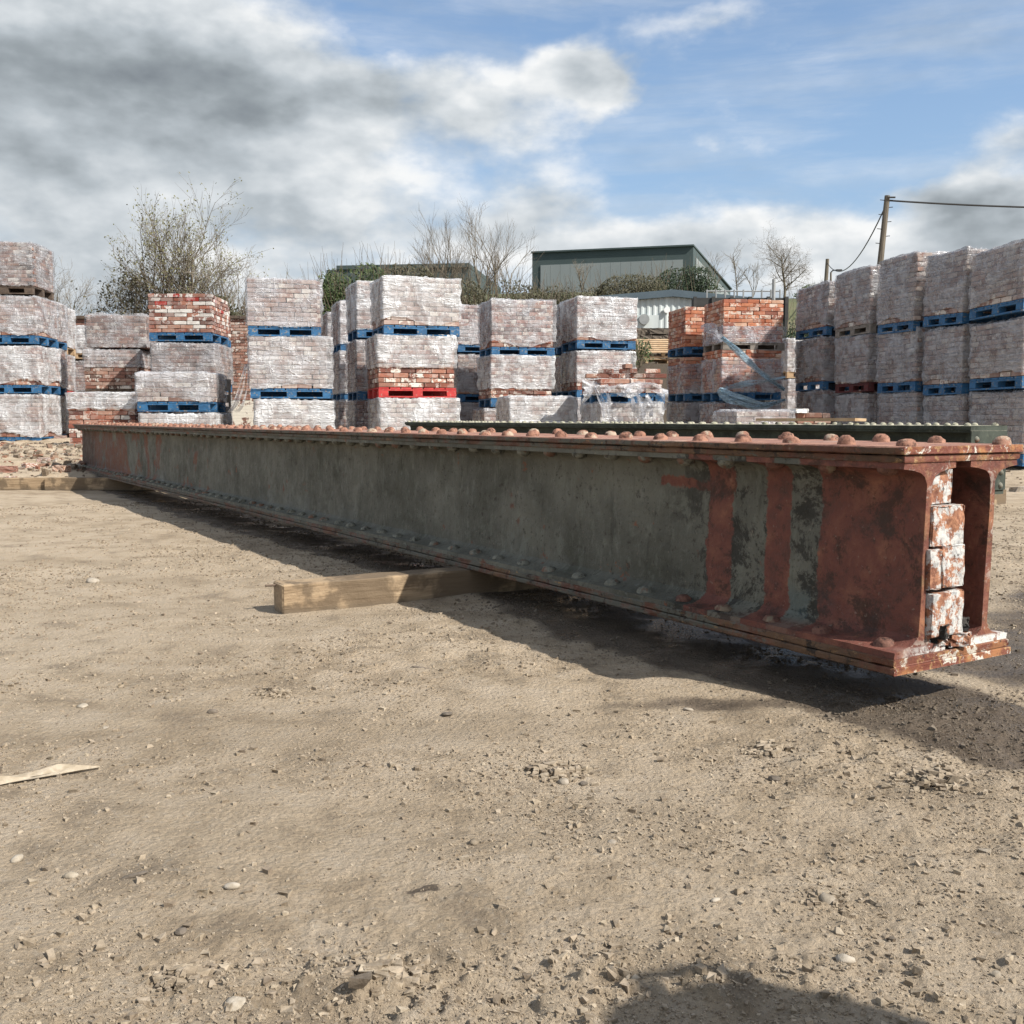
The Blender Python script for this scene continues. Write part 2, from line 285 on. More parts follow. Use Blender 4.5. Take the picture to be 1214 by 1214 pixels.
def mat_girder(kind):
    m, n, bs, _ = material('girder_' + kind); p = n.coord('Object'); a, t, z = n.sep(p)
    n1 = n.noise(p, 3.2, 8, .62, .4); n2 = n.noise(p, 14, 8, .66, .3); n3 = n.noise(p, 70, 6, .7)
    vs = n.noise(n.mp(p, (1, 9, 1.1)), 2.4, 8, .68, .12)            # vertical runs of dirt
    vs2 = n.noise(n.mp(p, (1, 26, 1.0)), 2.0, 6, .66, .1)
    rust = n.ramp(n2, [(.28, (.050, .022, .014)), (.45, (.15, .050, .026)), (.58, (.24, .080, .038)), (.75, (.38, .17, .07))])
    primer = n.ramp(n2, [(.3, (.072, .032, .023)), (.5, (.152, .053, .038)), (.7, (.235, .105, .068))])
    bn = n.m('MULTIPLY', n.m('SUBTRACT', n.noise(p, 16, 9, .72), .5), .060)
    zi = n.m('SUBTRACT', z, Z0)
    def band(v, lo, hi, e=.0025):
        v = n.m('ADD', v, bn)
        return n.m('MULTIPLY', n.ss(v, lo - e, lo + e), n.ss(v, hi + e, hi - e))
    def mx(*q):
        o = q[0]
        for w in q[1:]: o = n.m('MAXIMUM', o, w)
        return o
    if kind == 'web':
        g = n.ramp(n1, [(.28, (.060, .060, .042)), (.45, (.098, .096, .076)), (.6, (.138, .135, .108)), (.78, (.19, .188, .145))])
        g = n.mix(n.m('MULTIPLY', n.ss(vs, .54, .74), .32), g, (.155, .162, .135))
        g = n.mix(n.m('MULTIPLY', n.ss(vs2, .58, .74), .26), g, (.20, .205, .175))
        g = n.mix(n.m('MULTIPLY', n.ss(vs, .44, .30), .5), g, (.026, .027, .019))
        g = n.mix(n.m('MULTIPLY', n.ss(n3, .60, .74), .5), g, (.03, .028, .022))
        g = n.mix(n.m('MULTIPLY', n.m('MULTIPLY', n.ss(n2, .60, .72), n.ss(zi, .16, .05)), .4), g, (.34, .35, .32))
        # rust blooms grow towards the far end
        rr = n.ss(n.m('ADD', n.noise(n.mp(p, (1, 1.0, .8)), 3.0, 8, .68, .3), n.m('MULTIPLY', n.ss(t, 3.0, 9.4), .22)), .650, .675)
        g = n.mix(n.m('MULTIPLY', rr, .9), g, n.mix(.5, rust, (.10, .045, .028)))
        chalk = n.ss(n.noise(n.mp(p, (1, 2.2, 1)), 11, 9, .78, .3), .53, .58); g = n.mix(n.m('MULTIPLY', chalk, .30), g, (.20, .21, .17))
        pit = n.ss(n.noise(p, 48, 7, .75), .60, .63); g = n.mix(n.m('MULTIPLY', pit, .7), g, (.035, .026, .018))
        spot = n.ss(n.noise(p, 9, 8, .75), .63, .655); g = n.mix(n.m('MULTIPLY', spot, .7), g, rust)
        endr = n.ss(n.m('ADD', t, n.m('MULTIPLY', n.m('SUBTRACT', vs, .5), 2.2)), 8.9, 9.3)
        g = n.mix(n.m('MULTIPLY', endr, .85), g, (.06, .034, .022))
        pm = mx(band(t, -1, .277), band(t, .362, .440), band(t, .553, .640), n.m('MULTIPLY', band(t, .60, .83), band(z, Z0 + .335, Z0 + .357, .003)))
        near = n.ss(t, .9, .6)
        blk = n.m('MULTIPLY', near, n.ss(n.noise(p, 7.5, 10, .80, .3), .49, .55))
        g = n.mix(n.m('MULTIPLY', blk, .85), g, (.020, .018, .014))
        pr = n.mix(n.m('MULTIPLY', n.ss(n.noise(p, 8, 10, .80, .3), .50, .60), .75), primer, (.032, .022, .016))
        pr = n.mix(n.m('MULTIPLY', n.ss(n2, .60, .68), .35), pr, (.30, .12, .07))
        c = n.mix(pm, g, pr)
        tg = n.m('MULTIPLY', n.ss(zi, .062, .040), n.ss(t, .6, .3)); c = n.mix(n.m('MULTIPLY', tg, .7), c, primer)
        blue = n.m('MULTIPLY', band(t, .30, .36), band(z, Z0 + .06, Z0 + .12, .02)); c = n.mix(n.m('MULTIPLY', blue, .35), c, (.06, .11, .12))
    elif kind == 'plate':
        c = n.ramp(n1, [(.3, (.060, .036, .023)), (.5, (.108, .062, .037)), (.7, (.175, .105, .060))])
        grn = n.ss(n.m('ADD', n.noise(n.mp(p, (1, 1.2, 5)), 3, 7, .65, .4), n.m('MULTIPLY', n.ss(t, .1, 1.5), .10)), .53, .57)
        c = n.mix(n.m('MULTIPLY', grn, .85), c, (.105, .108, .088)); c = n.mix(n.ss(n.noise(p, 20, 9, .78), .54, .58), c, (.040, .028, .020)); c = n.mix(n.m('MULTIPLY', n.ss(n.noise(n.mp(p, (1, 1, 4)), 24, 8, .76), .60, .63), .8), c, (.33, .20, .085))
        c = n.mix(n.ss(n2, .52, .35), c, rust)
        c = n.mix(n.m('MULTIPLY', n.m('MULTIPLY', n.ss(t, 2.5, 7), n.ss(n1, .35, .6)), .6), c, (.075, .055, .035))
    elif kind == 'top':
        c = n.ramp(n2, [(.3, (.15, .070, .048)), (.5, (.30, .150, .105)), (.72, (.40, .24, .17))])
        c = n.mix(n.m('MULTIPLY', n.ss(n1, .56, .68), .4), c, (.48, .40, .33))
    # cut end: orange rust with flakes of old paint
    e = n.m('MULTIPLY', n.ss(t, .012, .001), 1.0)
    ec = n.mix(n.ss(n2, .45, .62), (.15, .045, .028), (.30, .13, .055)); ec = n.mix(n.ss(n.noise(p, 31, 7, .72), .52, .60), ec, (.34, .20, .09)); ec = n.mix(n.ss(n.noise(p, 18, 8, .75, .6), .545, .57), ec, (.56, .52, .45)); ec = n.mix(n.ss(n.noise(p, 44, 7, .7), .60, .66), ec, (.035, .022, .016))
    c = n.mix(e, c, ec)
    if kind == 'web':
        wp = n.m('MULTIPLY', n.m('MULTIPLY', n.ss(t, .05, .01), n.ss(n.noise(p, 15, 8, .75), .43, .48)), n.ss(zi, .052, .045))
        wp = n.m('MULTIPLY', wp, n.ss(a, .0, .15)); c = n.mix(n.m('MULTIPLY', wp, .9), c, (.60, .60, .57))
    c = n.mix(n.m('MULTIPLY', n.ss(n.noise(p, 38, 7, .75), .57, .66), .6), c, (.030, .022, .016))
    c = n.mix(n.m('MULTIPLY', n.ss(n.noise(p, 75, 6, .7), .62, .68), .35), c, (.33, .26, .20))
    h = n.m('ADD', n.m('MULTIPLY', n2, .9), n.m('MULTIPLY', n3, .5))
    finish(n, bs, c, n.ss(n2, .3, .7, .55, .9), n.bump(h, .007, 1.0), spec=.35); return m
Z0 = 0.094
MAT['girder_web'] = mat_girder('web'); MAT['girder_plate'] = mat_girder('plate'); MAT['girder_top'] = mat_girder('top')
def mat_rivet(name, c1, c2, c3):
    m, n, bs, _ = material(name); p = n.pos(); r = n.orand(); f = n.noise(p, 55, 7, .7); g = n.noise(p, 24, 5, .6)
    c = n.mix(n.ss(f, .35, .62), c1, c2); c = n.mix(n.ss(n.noise(p, 38, 9, .78), .52, .60), c, n.mix(1, c1, (.42, .4, .38), 'MULTIPLY')); c = n.mix(n.ss(n.m('ADD', g, n.m('MULTIPLY', n.m('SUBTRACT', r, .5), .2)), .56, .66), c, c3)
    finish(n, bs, c, .8, n.bump(f, .004, .9)); return m
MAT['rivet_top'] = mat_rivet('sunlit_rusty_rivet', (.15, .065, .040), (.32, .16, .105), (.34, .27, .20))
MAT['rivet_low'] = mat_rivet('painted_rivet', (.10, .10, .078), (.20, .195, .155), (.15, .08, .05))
MAT['rivet_end'] = mat_rivet('primed_rivet', (.085, .035, .024), (.165, .075, .05), (.20, .15, .10))
MAT['rivet_lit'] = mat_rivet('pale_sunlit_rivet', (.26, .25, .18), (.38, .36, .28), (.18, .18, .12))  # domes coloured pale to stand for sunlight on their tops
def mat_dark_girder():
    m, n, bs, _ = material('dark_mossy_girder_lit_top'); p = n.coord('Object'); z = n.sep(p)[2]; f = n.noise(p, 5, 8, .65, .4); g = n.noise(p, 30, 6, .7)
    c = n.mix(n.ss(f, .4, .62), (.014, .019, .014), (.040, .050, .038)); c = n.mix(n.m('MULTIPLY', n.ss(g, .55, .68), .5), c, (.09, .10, .075))
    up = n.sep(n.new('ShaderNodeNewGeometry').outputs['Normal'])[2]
    c = n.mix(n.ss(up, .3, .8), c, n.mix(n.ss(g, .4, .6), (.32, .30, .22), (.46, .43, .34)))  # faces pointing up are painted pale, as if the sun caught them
    finish(n, bs, c, .85, n.bump(g, .003, .7)); return m
MAT['girder_dark'] = mat_dark_girder()
def mat_infill():
    m, n, bs, _ = material('plastered_infill_brick'); p = n.pos(); f = n.noise(p, 24, 10, .78, 0); g = n.noise(p, 60, 6, .7)
    c = n.mix(n.ss(g, .35, .65), (.16, .06, .035), (.40, .19, .105)); c = n.mix(n.ss(f, .485, .53), c, n.mix(n.ss(g, .3, .6), (.28, .28, .28), (.54, .53, .50)))
    c = n.mix(n.ss(n.noise(p, 33, 6, .7), .62, .68), c, (.06, .05, .045))
    finish(n, bs, c, .88, n.bump(n.m('ADD', f, n.m('MULTIPLY', g, .5)), .006, .9)); return m
MAT['infill'] = mat_infill()
MAT['charcoal'] = mat_stone('black_debris', [(.015, .013, .012), (.05, .045, .04), (.03, .027, .024)])
def flat_mat(name, c1, c2, s=1.0, rough=.7, stretch=(1, 1, 1)):
    m, n, bs, _ = material(name); p = n.coord('Object'); f = n.noise(n.mp(p, stretch), s, 6, .6)
    finish(n, bs, n.mix(n.ss(f, .3, .7), c1, c2), rough); return m
MAT['clad_dark'] = flat_mat('slate_cladding', (.045, .066, .066), (.055, .078, .077), .15, .9)
MAT['clad_light'] = flat_mat('silver_cladding', (.20, .225, .225), (.23, .255, .25), .15, .95)
MAT['shed_wall'] = flat_mat('shed_sheet', (.42, .46, .46), (.50, .54, .53), 1.2, .5, (3, 3, .4))
MAT['shed_roof'] = flat_mat('shed_roof_sheet', (.055, .08, .10), (.075, .105, .125), 1.2, .5)
MAT['black_wall'] = flat_mat('tarred_boards', (.020, .021, .021), (.040, .040, .038), 1.5, .8, (.4, .4, 4))
MAT['galv'] = flat_mat('galvanised_steel', (.20, .21, .21), (.30, .31, .31), 3, .5)
MAT['pole'] = flat_mat('creosoted_pole', (.085, .070, .052), (.16, .135, .10), 3, .85, (4, 4, .5))
MAT['wire'] = flat_mat('cable', (.02, .02, .02), (.03, .03, .03), 1, .6)
MAT['white_paint'] = flat_mat('white_enamel', (.65, .66, .65), (.75, .75, .74), 3, .5)
MAT['bark'] = flat_mat('bark', (.105, .088, .062), (.19, .16, .115), 5, .9, (3, 3, .6))
MAT['twig'] = flat_mat('twigs', (.10, .078, .055), (.165, .135, .095), .8, .9)
MAT['twig_pale'] = flat_mat('pale_twigs', (.15, .13, .10), (.235, .205, .165), .8, .9)
def mat_leaf(name, cols):
    m, n, bs, out = material(name); isl = n.new('ShaderNodeNewGeometry').outputs['Random Per Island']; p = n.pos()
    k = n.m('ADD', n.m('MULTIPLY', isl, .55), n.m('MULTIPLY', n.noise(p, .9, 3, .5), .6))
    c = n.ramp(k, [(.15 + .7 * i / (len(cols) - 1), q) for i, q in enumerate(cols)])
    finish(n, bs, c, .6); tl = n.new('ShaderNodeBsdfTranslucent'); n.put(tl.inputs[0], c)
    mx = n.new('ShaderNodeMixShader'); mx.inputs[0].default_value = .3; n.l.new(bs.outputs[0], mx.inputs[1]); n.l.new(tl.outputs[0], mx.inputs[2])
    n.l.new(mx.outputs[0], out.inputs[0]); return m
MAT['leaf_bud'] = mat_leaf('spring_bud_leaves', [(.12, .115, .045), (.19, .19, .075), (.15, .13, .06)])
MAT['leaf_green'] = mat_leaf('green_leaves', [(.020, .035, .012), (.045, .070, .022), (.085, .115, .036)])
MAT['leaf_olive'] = mat_leaf('olive_brown_leaves', [(.030, .032, .016), (.060, .058, .028), (.105, .095, .050)])
MAT['leaf_dark'] = mat_leaf('dark_evergreen_leaves', [(.010, .022, .010), (.022, .040, .016), (.045, .070, .028)])
def mat_hill():
    m, n, bs, _ = material('scrub_grass'); p = n.pos()
    c = n.ramp(n.noise(p, .25, 7, .65), [(.3, (.05, .055, .025)), (.5, (.09, .095, .04)), (.7, (.14, .12, .07))])
    yy = n.sep(p)[1]; dirt = n.mix(n.noise(p, .8, 6, .6), (.16, .125, .09), (.30, .25, .19))
    c = n.mix(n.ss(yy, 22, 26), dirt, c); finish(n, bs, c, .95, n.bump(n.noise(p, 3, 6, .6), .1, .6)); return m
MAT['hill'] = mat_hill()

# ------------------------------------------------------------------ mesh helpers
def link_mesh(name, verts, faces, mat, parent=None, smooth=False, mats=None, midx=None):
    me = bpy.data.meshes.new(name); me.from_pydata([tuple(v) for v in verts], [], faces)
    for q in (mats or [mat]): me.materials.append(MAT[q] if isinstance(q, str) else q)
    if midx is not None: me.polygons.foreach_set('material_index', midx)
    if smooth: me.polygons.foreach_set('use_smooth', [True] * len(me.polygons))
    o = bpy.data.objects.new(name, me); COL.objects.link(o)
    if parent: o.parent = parent
    return o
def inst(name, me, parent, loc=(0, 0, 0), rot=(0, 0, 0), scale=(1, 1, 1)):
    o = bpy.data.objects.new(name, me); COL.objects.link(o); o.parent = parent
    o.location = loc; o.rotation_euler = rot; o.scale = scale; return o
def empty(name, loc, rz=0, rot=None):
    o = bpy.data.objects.new(name, None); COL.objects.link(o); o.location = loc
    o.rotation_euler = rot if rot else (0, 0, rz); o.empty_display_size = .1; return o
def tag(o, label=None, cat=None, group=None, kind=None):
    if label: o['label'] = label
    if cat: o['category'] = cat
    if group: o['group'] = group
    if kind: o['kind'] = kind
    return o
class MB:
    def __init__(s): s.v = []; s.f = []
    def add(s, v, f):
        k = len(s.v); s.v += [tuple(q) for q in v]; s.f += [tuple(i + k for i in q) for q in f]
    def box(s, x0, x1, y0, y1, z0, z1, jit=0, ch=0):
        if ch:
            P = []
            for (zz, ins) in ((z0, ch), (z0 + ch, 0), (z1 - ch, 0), (z1, ch)):
                P += [(x0 + ins, y0 + ins, zz), (x1 - ins, y0 + ins, zz), (x1 - ins, y1 - ins, zz), (x0 + ins, y1 - ins, zz)]
            F = [(3, 2, 1, 0), (12, 13, 14, 15)]
            for k in range(3):
                for i in range(4): j = (i + 1) % 4; F.append((4 * k + i, 4 * k + j, 4 * k + 4 + j, 4 * k + 4 + i))
        else:
            P = [(x, y, z) for z in (z0, z1) for x, y in ((x0, y0), (x1, y0), (x1, y1), (x0, y1))]
            F = [(3, 2, 1, 0), (4, 5, 6, 7)] + [(i, (i + 1) % 4, (i + 1) % 4 + 4, i + 4) for i in range(4)]
        if jit: P = [tuple(c + rnd.uniform(-jit, jit) for c in p) for p in P]
        s.add(P, F)
    def tube(s, pts, rad, sides=6, cap=True):
        pts = [Vector(p) for p in pts]; rings = []
        for i, p in enumerate(pts):
            d = (pts[min(i + 1, len(pts) - 1)] - pts[max(i - 1, 0)]).normalized()
            a = Vector((0, 0, 1)) if abs(d.z) < .9 else Vector((1, 0, 0))
            u = d.cross(a).normalized(); w = d.cross(u)
            r = rad[i] if hasattr(rad, '__len__') else rad
            rings.append([p + (u * math.cos(2 * math.pi * k / sides) + w * math.sin(2 * math.pi * k / sides)) * r for k in range(sides)])
        V = [q for r_ in rings for q in r_]; F = []
        for i in range(len(rings) - 1):
            for k in range(sides):
                j = (k + 1) % sides; F.append((i * sides + k, i * sides + j, (i + 1) * sides + j, (i + 1) * sides + k))
        if cap: F.append(tuple(range(sides - 1, -1, -1))); F.append(tuple((len(rings) - 1) * sides + k for k in range(sides)))
        s.add(V, F)
    def build(s, name, mat, parent=None, smooth=False): return link_mesh(name, s.v, s.f, mat, parent, smooth)

# ------------------------------------------------------------------ numpy noise
def _hash(ix, iy, seed):
    with np.errstate(over='ignore'):
        h = (ix.astype(np.int64) * 374761393 + iy.astype(np.int64) * 668265263 + seed * 1442695041) & 0xFFFFFFFF
        h = ((h ^ (h >> 13)) * 1274126177) & 0xFFFFFFFF
        h = h ^ (h >> 16)
    return h.astype(np.float64) / 4294967295.0
def vnoise(x, y, seed=0):
    ix = np.floor(x); iy = np.floor(y); fx = x - ix; fy = y - iy
    fx = fx * fx * fx * (fx * (fx * 6 - 15) + 10); fy = fy * fy * fy * (fy * (fy * 6 - 15) + 10)
    ix = ix.astype(np.int64); iy = iy.astype(np.int64)
    a = _hash(ix, iy, seed); b = _hash(ix + 1, iy, seed); c = _hash(ix, iy + 1, seed); d = _hash(ix + 1, iy + 1, seed)
    return (a + (b - a) * fx) * (1 - fy) + (c + (d - c) * fx) * fy - .5
def fbm(x, y, s0, octs, seed=0, gain=.5):
    o = 0; a = 1; c, s = math.cos(.6), math.sin(.6)
    for k in range(octs):
        o = o + a * vnoise(x / s0, y / s0, seed + k); x, y = c * x - s * y + 3.1, s * x + c * y - 1.7; s0 *= .5; a *= gain
    return o
def sstep(x, a, b):
    t = np.clip((x - a) / (b - a), 0, 1); return t * t * (3 - 2 * t)
def base_z(x, y):
    """broad shape of the yard: flat by the girder, a low rubble bank on the left, level up to the stacks"""
    left = sstep(-x, 1.5, 3.5)
    ga = (x - .766) * .848 + (y - 2.016) * .53; gt = -(x - .766) * .53 + (y - 2.016) * .848
    ridge = .075 * np.exp(-((ga - .62) / .16) ** 2) * sstep(gt, 1.3, 2.6) * sstep(-gt, -9.6, -8.8)  # ridge added beyond the girder to hide the sunlit gap beneath it
    return ridge + (.11 * sstep(y, 8.9, 9.25) + .07 * sstep(y, 9.3, 16)) * left + (.10 * sstep(y, 12, 18)) * (1 - left)
def rough_mask(x, y):
    m = sstep(fbm(x, y, .9, 3, 91), -.05, .35) * .9 + .42
    m = m + 1.7 * np.exp(-((x - .0) / .42) ** 2 - ((y - 1.05) / .09) ** 2)       # churned strip along the bottom
    m = m + .7 * np.exp(-((x - .55) / .35) ** 2 - ((y - 1.75) / .30) ** 2) + .6 * np.exp(-((x - .5) / .4) ** 2 - ((y - 1.35) / .15) ** 2)
    return m
def ground_z(x, y, cell):
    x = np.asarray(x, float); y = np.asarray(y, float)
    f = lambda s: np.clip((s / np.maximum(cell, 1e-6) - 1.6) / 2.0, 0, 1)
    wx = x + .03 * fbm(x, y, .2, 2, 5); wy = y + .03 * fbm(x, y, .2, 2, 9)
    m = rough_mask(x, y)
    z = base_z(x, y) + .028 * fbm(x, y, 1.6, 3, 1) * sstep(np.hypot(x, y), .8, 2)
    z = z + .011 * vnoise(wx / .22, wy / .22, 11) * f(.22)
    c1 = vnoise(wx / .075, wy / .075, 21); z = z + .0090 * c1 * m * f(.075)
    c2 = vnoise(wx / .034, wy / .034, 31); z = z + .0085 * np.maximum(c2, -.1) * m * f(.034)
    c3 = vnoise(x / .016, y / .016, 41); z = z + .0075 * np.maximum(c3 - .05, 0) * 2 * (m * .8 + .2) * f(.016)
    c4 = vnoise(x / .0075, y / .0075, 51); z = z + .0026 * c4 * f(.0075)
    rub = sstep(-x, 1.2, 2.6) * sstep(y, 9.1, 9.5)
    z = z + rub * (.10 * np.maximum(fbm(x, y, .8, 3, 61), -.1) + .05 * np.maximum(vnoise(x / .18, y / .18, 71), 0))
    return z
def gz(x, y): return float(ground_z(np.array([x]), np.array([y]), np.array([.02]))[0])

def build_ground():
    nr, nt = 1080, 620
    r = .50 * np.exp(np.linspace(0, math.log(44 / .50), nr)); th = np.linspace(R(-52), R(52), nt)
    RR, TT = np.meshgrid(r, th, indexing='ij'); X = RR * np.sin(TT); Y = RR * np.cos(TT)
    Z = ground_z(X, Y, RR * .0037)
    Z = Z - .06 * sstep(RR, 36, 44)
    V = np.stack([X, Y, Z], -1).reshape(-1, 3)
    i = np.arange(nr - 1)[:, None] * nt + np.arange(nt - 1)[None, :]
    F = np.stack([i, i + 1, i + nt + 1, i + nt], -1).reshape(-1, 4)[:, ::-1]
    me = bpy.data.meshes.new('ground'); me.vertices.add(len(V)); me.vertices.foreach_set('co', V.ravel().astype(np.float32))
    me.loops.add(F.size); me.loops.foreach_set('vertex_index', F.ravel().astype(np.int32))
    me.polygons.add(len(F)); me.polygons.foreach_set('loop_start', np.arange(0, F.size, 4, dtype=np.int32))
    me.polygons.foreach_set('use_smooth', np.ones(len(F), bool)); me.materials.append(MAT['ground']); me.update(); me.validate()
    o = bpy.data.objects.new('ground', me); COL.objects.link(o); o['kind'] = 'structure'
build_ground()

def hill_z(x, y):
    h = (7.6 * sstep(y, 34, 62) + 2.4 * sstep(y, 62, 110)) * (.25 + .75 * sstep(x / np.maximum(y, 1), -.24, -.12))
    h = h + .5 * fbm(x, y, 14, 3, 7) * sstep(y, 30, 50)
    return h - .05 + 0.16 * sstep(y, 13, 18)
def build_terrain():
    ys = np.concatenate([np.linspace(-60, 20, 14), np.linspace(22, 130, 60), np.linspace(150, 900, 12)])
    xs = np.concatenate([np.linspace(-900, -110, 8), np.linspace(-100, 100, 70), np.linspace(110, 900, 8)])
    X, Y = np.meshgrid(xs, ys, indexing='ij'); Z = hill_z(X, Y)
    Z = np.where((Y < 36), Z - .22, Z)
    V = np.stack([X, Y, Z], -1).reshape(-1, 3); nn = len(ys)
    F = [(i * nn + j, (i + 1) * nn + j, (i + 1) * nn + j + 1, i * nn + j + 1) for i in range(len(xs) - 1) for j in range(nn - 1)]
    o = link_mesh('hillside', V, F, 'hill', smooth=True); o['kind'] = 'structure'
build_terrain()

# ------------------------------------------------------------------ stones
def stone_mesh(seed, sub=1, squash=.6, jag=.28):
    r_ = random.Random(seed); bm = bmesh.new(); bmesh.ops.create_icosphere(bm, subdivisions=sub, radius=1)
    ax = Vector((r_.uniform(.7, 1.2), r_.uniform(.6, 1), squash * r_.uniform(.7, 1.15)))
    for v in bm.verts:
        k = 1 + r_.uniform(-jag, jag); v.co = Vector((v.co.x * ax.x, v.co.y * ax.y, v.co.z * ax.z)) * k
    V = [tuple(v.co) for v in bm.verts]; F = [tuple(v.index for v in f.verts) for f in bm.faces]; bm.free(); return np.array(V), F
protos = [stone_mesh(i, 1, .6, .34) for i in range(10)]
def scatter_np(name, X, Y, S, protos_, mat, embed=.15, zs=.75, cellk=.0037):
    """many small stones as one mesh, each turned and stretched its own way"""
    N = len(X); rs = np.random.RandomState(len(X)); Z = ground_z(X, Y, np.hypot(X, Y) * cellk)
    a = rs.uniform(0, 6.28, N); sx = rs.uniform(.8, 1.35, N); pid = rs.randint(0, len(protos_), N); Vs, Fs, off = [], [], 0
    tl = rs.uniform(-.35, .35, N)
    for q, (pv, pf) in enumerate(protos_):
        m = np.where(pid == q)[0]; P = pv[None] * S[m, None, None]; P = P * np.stack([sx[m], 1 / sx[m], np.full(len(m), zs)], -1)[:, None, :]
        c, s_ = np.cos(a[m])[:, None], np.sin(a[m])[:, None]
        x = P[..., 0] * c - P[..., 1] * s_ + X[m][:, None]; y = P[..., 0] * s_ + P[..., 1] * c + Y[m][:, None]
        z = P[..., 2] + P[..., 0] * tl[m][:, None] + (Z[m] + S[m] * embed)[:, None]
        Vs.append(np.stack([x, y, z], -1).reshape(-1, 3)); F = np.array(pf)[None] + (np.arange(len(m)) * len(pv))[:, None, None] + off
        Fs.append(F.reshape(-1, 3)); off += len(m) * len(pv)
    V = np.concatenate(Vs); F = np.concatenate(Fs); me = bpy.data.meshes.new(name); me.vertices.add(len(V)); me.vertices.foreach_set('co', V.ravel().astype(np.float32))
    me.loops.add(F.size); me.loops.foreach_set('vertex_index', F.ravel().astype(np.int32)); me.polygons.add(len(F)); me.polygons.foreach_set('loop_start', np.arange(0, F.size, 3, dtype=np.int32)); me.polygons.foreach_set('use_smooth', np.zeros(len(F), bool))
    me.materials.append(MAT[mat]); me.update(); o = bpy.data.objects.new(name, me); COL.objects.link(o); o['kind'] = 'stuff'; return o
def ico_proto(seed, jag):
    return stone_mesh(seed, 1, .8, jag)
def lump(seed):
    r_ = random.Random(seed); V = []
    for z in (-1, 1):
        for x, y in ((-1, -1), (1, -1), (1, 1), (-1, 1)):
            v = Vector((x, y, z)) * .62; v += Vector([r_.uniform(-.42, .42) for _ in range(3)]); V.append(tuple(v))
    F = [(0, 2, 1), (0, 3, 2), (4, 5, 6), (4, 6, 7), (0, 1, 5), (0, 5, 4), (1, 2, 6), (1, 6, 5), (2, 3, 7), (2, 7, 6), (3, 0, 4), (3, 4, 7)]
    return np.array(V), F
ico = [lump(300 + i) for i in range(22)]
rs = np.random.RandomState(5)
def near_points(N, r0, r1):
    r = r0 * np.exp(rs.uniform(0, 1, N) * math.log(r1 / r0)); t = np.radians(rs.uniform(-40, 42, N)); X, Y = r * np.sin(t), r * np.cos(t)
    keep = rs.uniform(0, 1, N) < .10 + .85 * np.clip(rough_mask(X, Y) * .75 + fbm(X, Y, .25, 3, 77) * 1.2, 0, 1) ** 1.6
    return X[keep], Y[keep]
X, Y = near_points(150000, .75, 8); r = np.hypot(X, Y)
S = np.minimum(.0070, (.0007 + .00045 * r) * np.exp(rs.exponential(.33, len(X))))
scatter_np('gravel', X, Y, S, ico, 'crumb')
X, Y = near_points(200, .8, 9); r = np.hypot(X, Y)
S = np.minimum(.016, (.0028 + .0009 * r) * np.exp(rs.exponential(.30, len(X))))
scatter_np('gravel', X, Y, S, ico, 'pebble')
X = rs.uniform(-9, -2.9, 5200); Y = rs.uniform(9.15, 17, 5200); S = .010 * np.exp(rs.exponential(.48, 5200)); S = np.minimum(S, .05)
scatter_np('brick_rubble', X, Y, S, ico, 'rubble', .2, .7)
X = rs.uniform(-2, 9, 1500); Y = rs.uniform(8, 20, 1500); S = np.minimum(.012 * np.exp(rs.exponential(.5, 1500)), .05)
scatter_np('brick_rubble', X, Y, S, ico, 'rubble', .2, .7)

STONES = [ # u, v, size m, material, label
 (668, 929, .016, 'pale_stone', 'smooth pale oval pebble right of centre on the dirt'),
 (692, 930, .012, 'dark_stone', 'small brown pebble just right of the pale oval pebble'),
 (275, 1052, .012, 'pale_stone', 'round whitish pebble in the lower left of the yard'),
 (20, 1020, .013, 'pale_stone', 'rounded pale pebble near the left edge of the photo'),
 (84, 1040, .013, 'pale_stone', 'flat light stone pressed in the dirt at lower left'),
 (1002, 1140, .014, 'pale_stone', 'flat angular pale chip beside the shadow at lower right'),
 (980, 1070, .019, 'pale_stone', 'broken flat stone in a nest of crumbs at right'),
 (918, 925, .014, 'dark_stone', 'dark lump of earth on the right side of the yard'),
 (530, 848, .016, 'dark_stone', 'flat dark stone left of the girder shadow tip'),
 (252, 845, .014, 'dark_stone', 'small dark rounded pebble left of centre'),
 (200, 828, .014, 'pebble', 'tan pebble left of the crumbling clod'),
 (98, 838, .015, 'pale_stone', 'pale flat pebble in the left half of the dirt'),
 (280, 1195, .016, 'pale_stone', 'half buried grey pebble at the bottom left edge'),
 (215, 1106, .012, 'dark_stone', 'dark half round pebble above the churned dirt'),
 (158, 1040, .014, 'dark_stone', 'dark elongated stick like fragment at lower left'),
 (562, 1000, .012, 'pebble', 'tan pebble right of the centre bottom'),
 (110, 690, .028, 'pale_stone', 'pair forming pale stone near the upper left dirt'),
 (816, 842, .011, 'pale_stone', 'small white pebble on the wet edge by the shadow'),
 (664, 822, .009, 'pale_stone', 'tiny white chip in front of the girder shadow'),
 (500, 793, .017, 'dark_stone', 'dark splintered lump below the timber bearer'),
 (848, 1068, .008, 'pale_stone', 'tiny white stone chip in the lower right dirt'),
 (725, 1000, .010, 'pale_stone', 'small pointed pale chip right of centre'),
]
def ground_pt(u, v):
    a, b = ray(u, v); d = CAM_H / -b; x, y = a * d, d
    for _ in range(3): d = (CAM_H - gz(x, y)) / -b; x, y = a * d, d
    return x, y
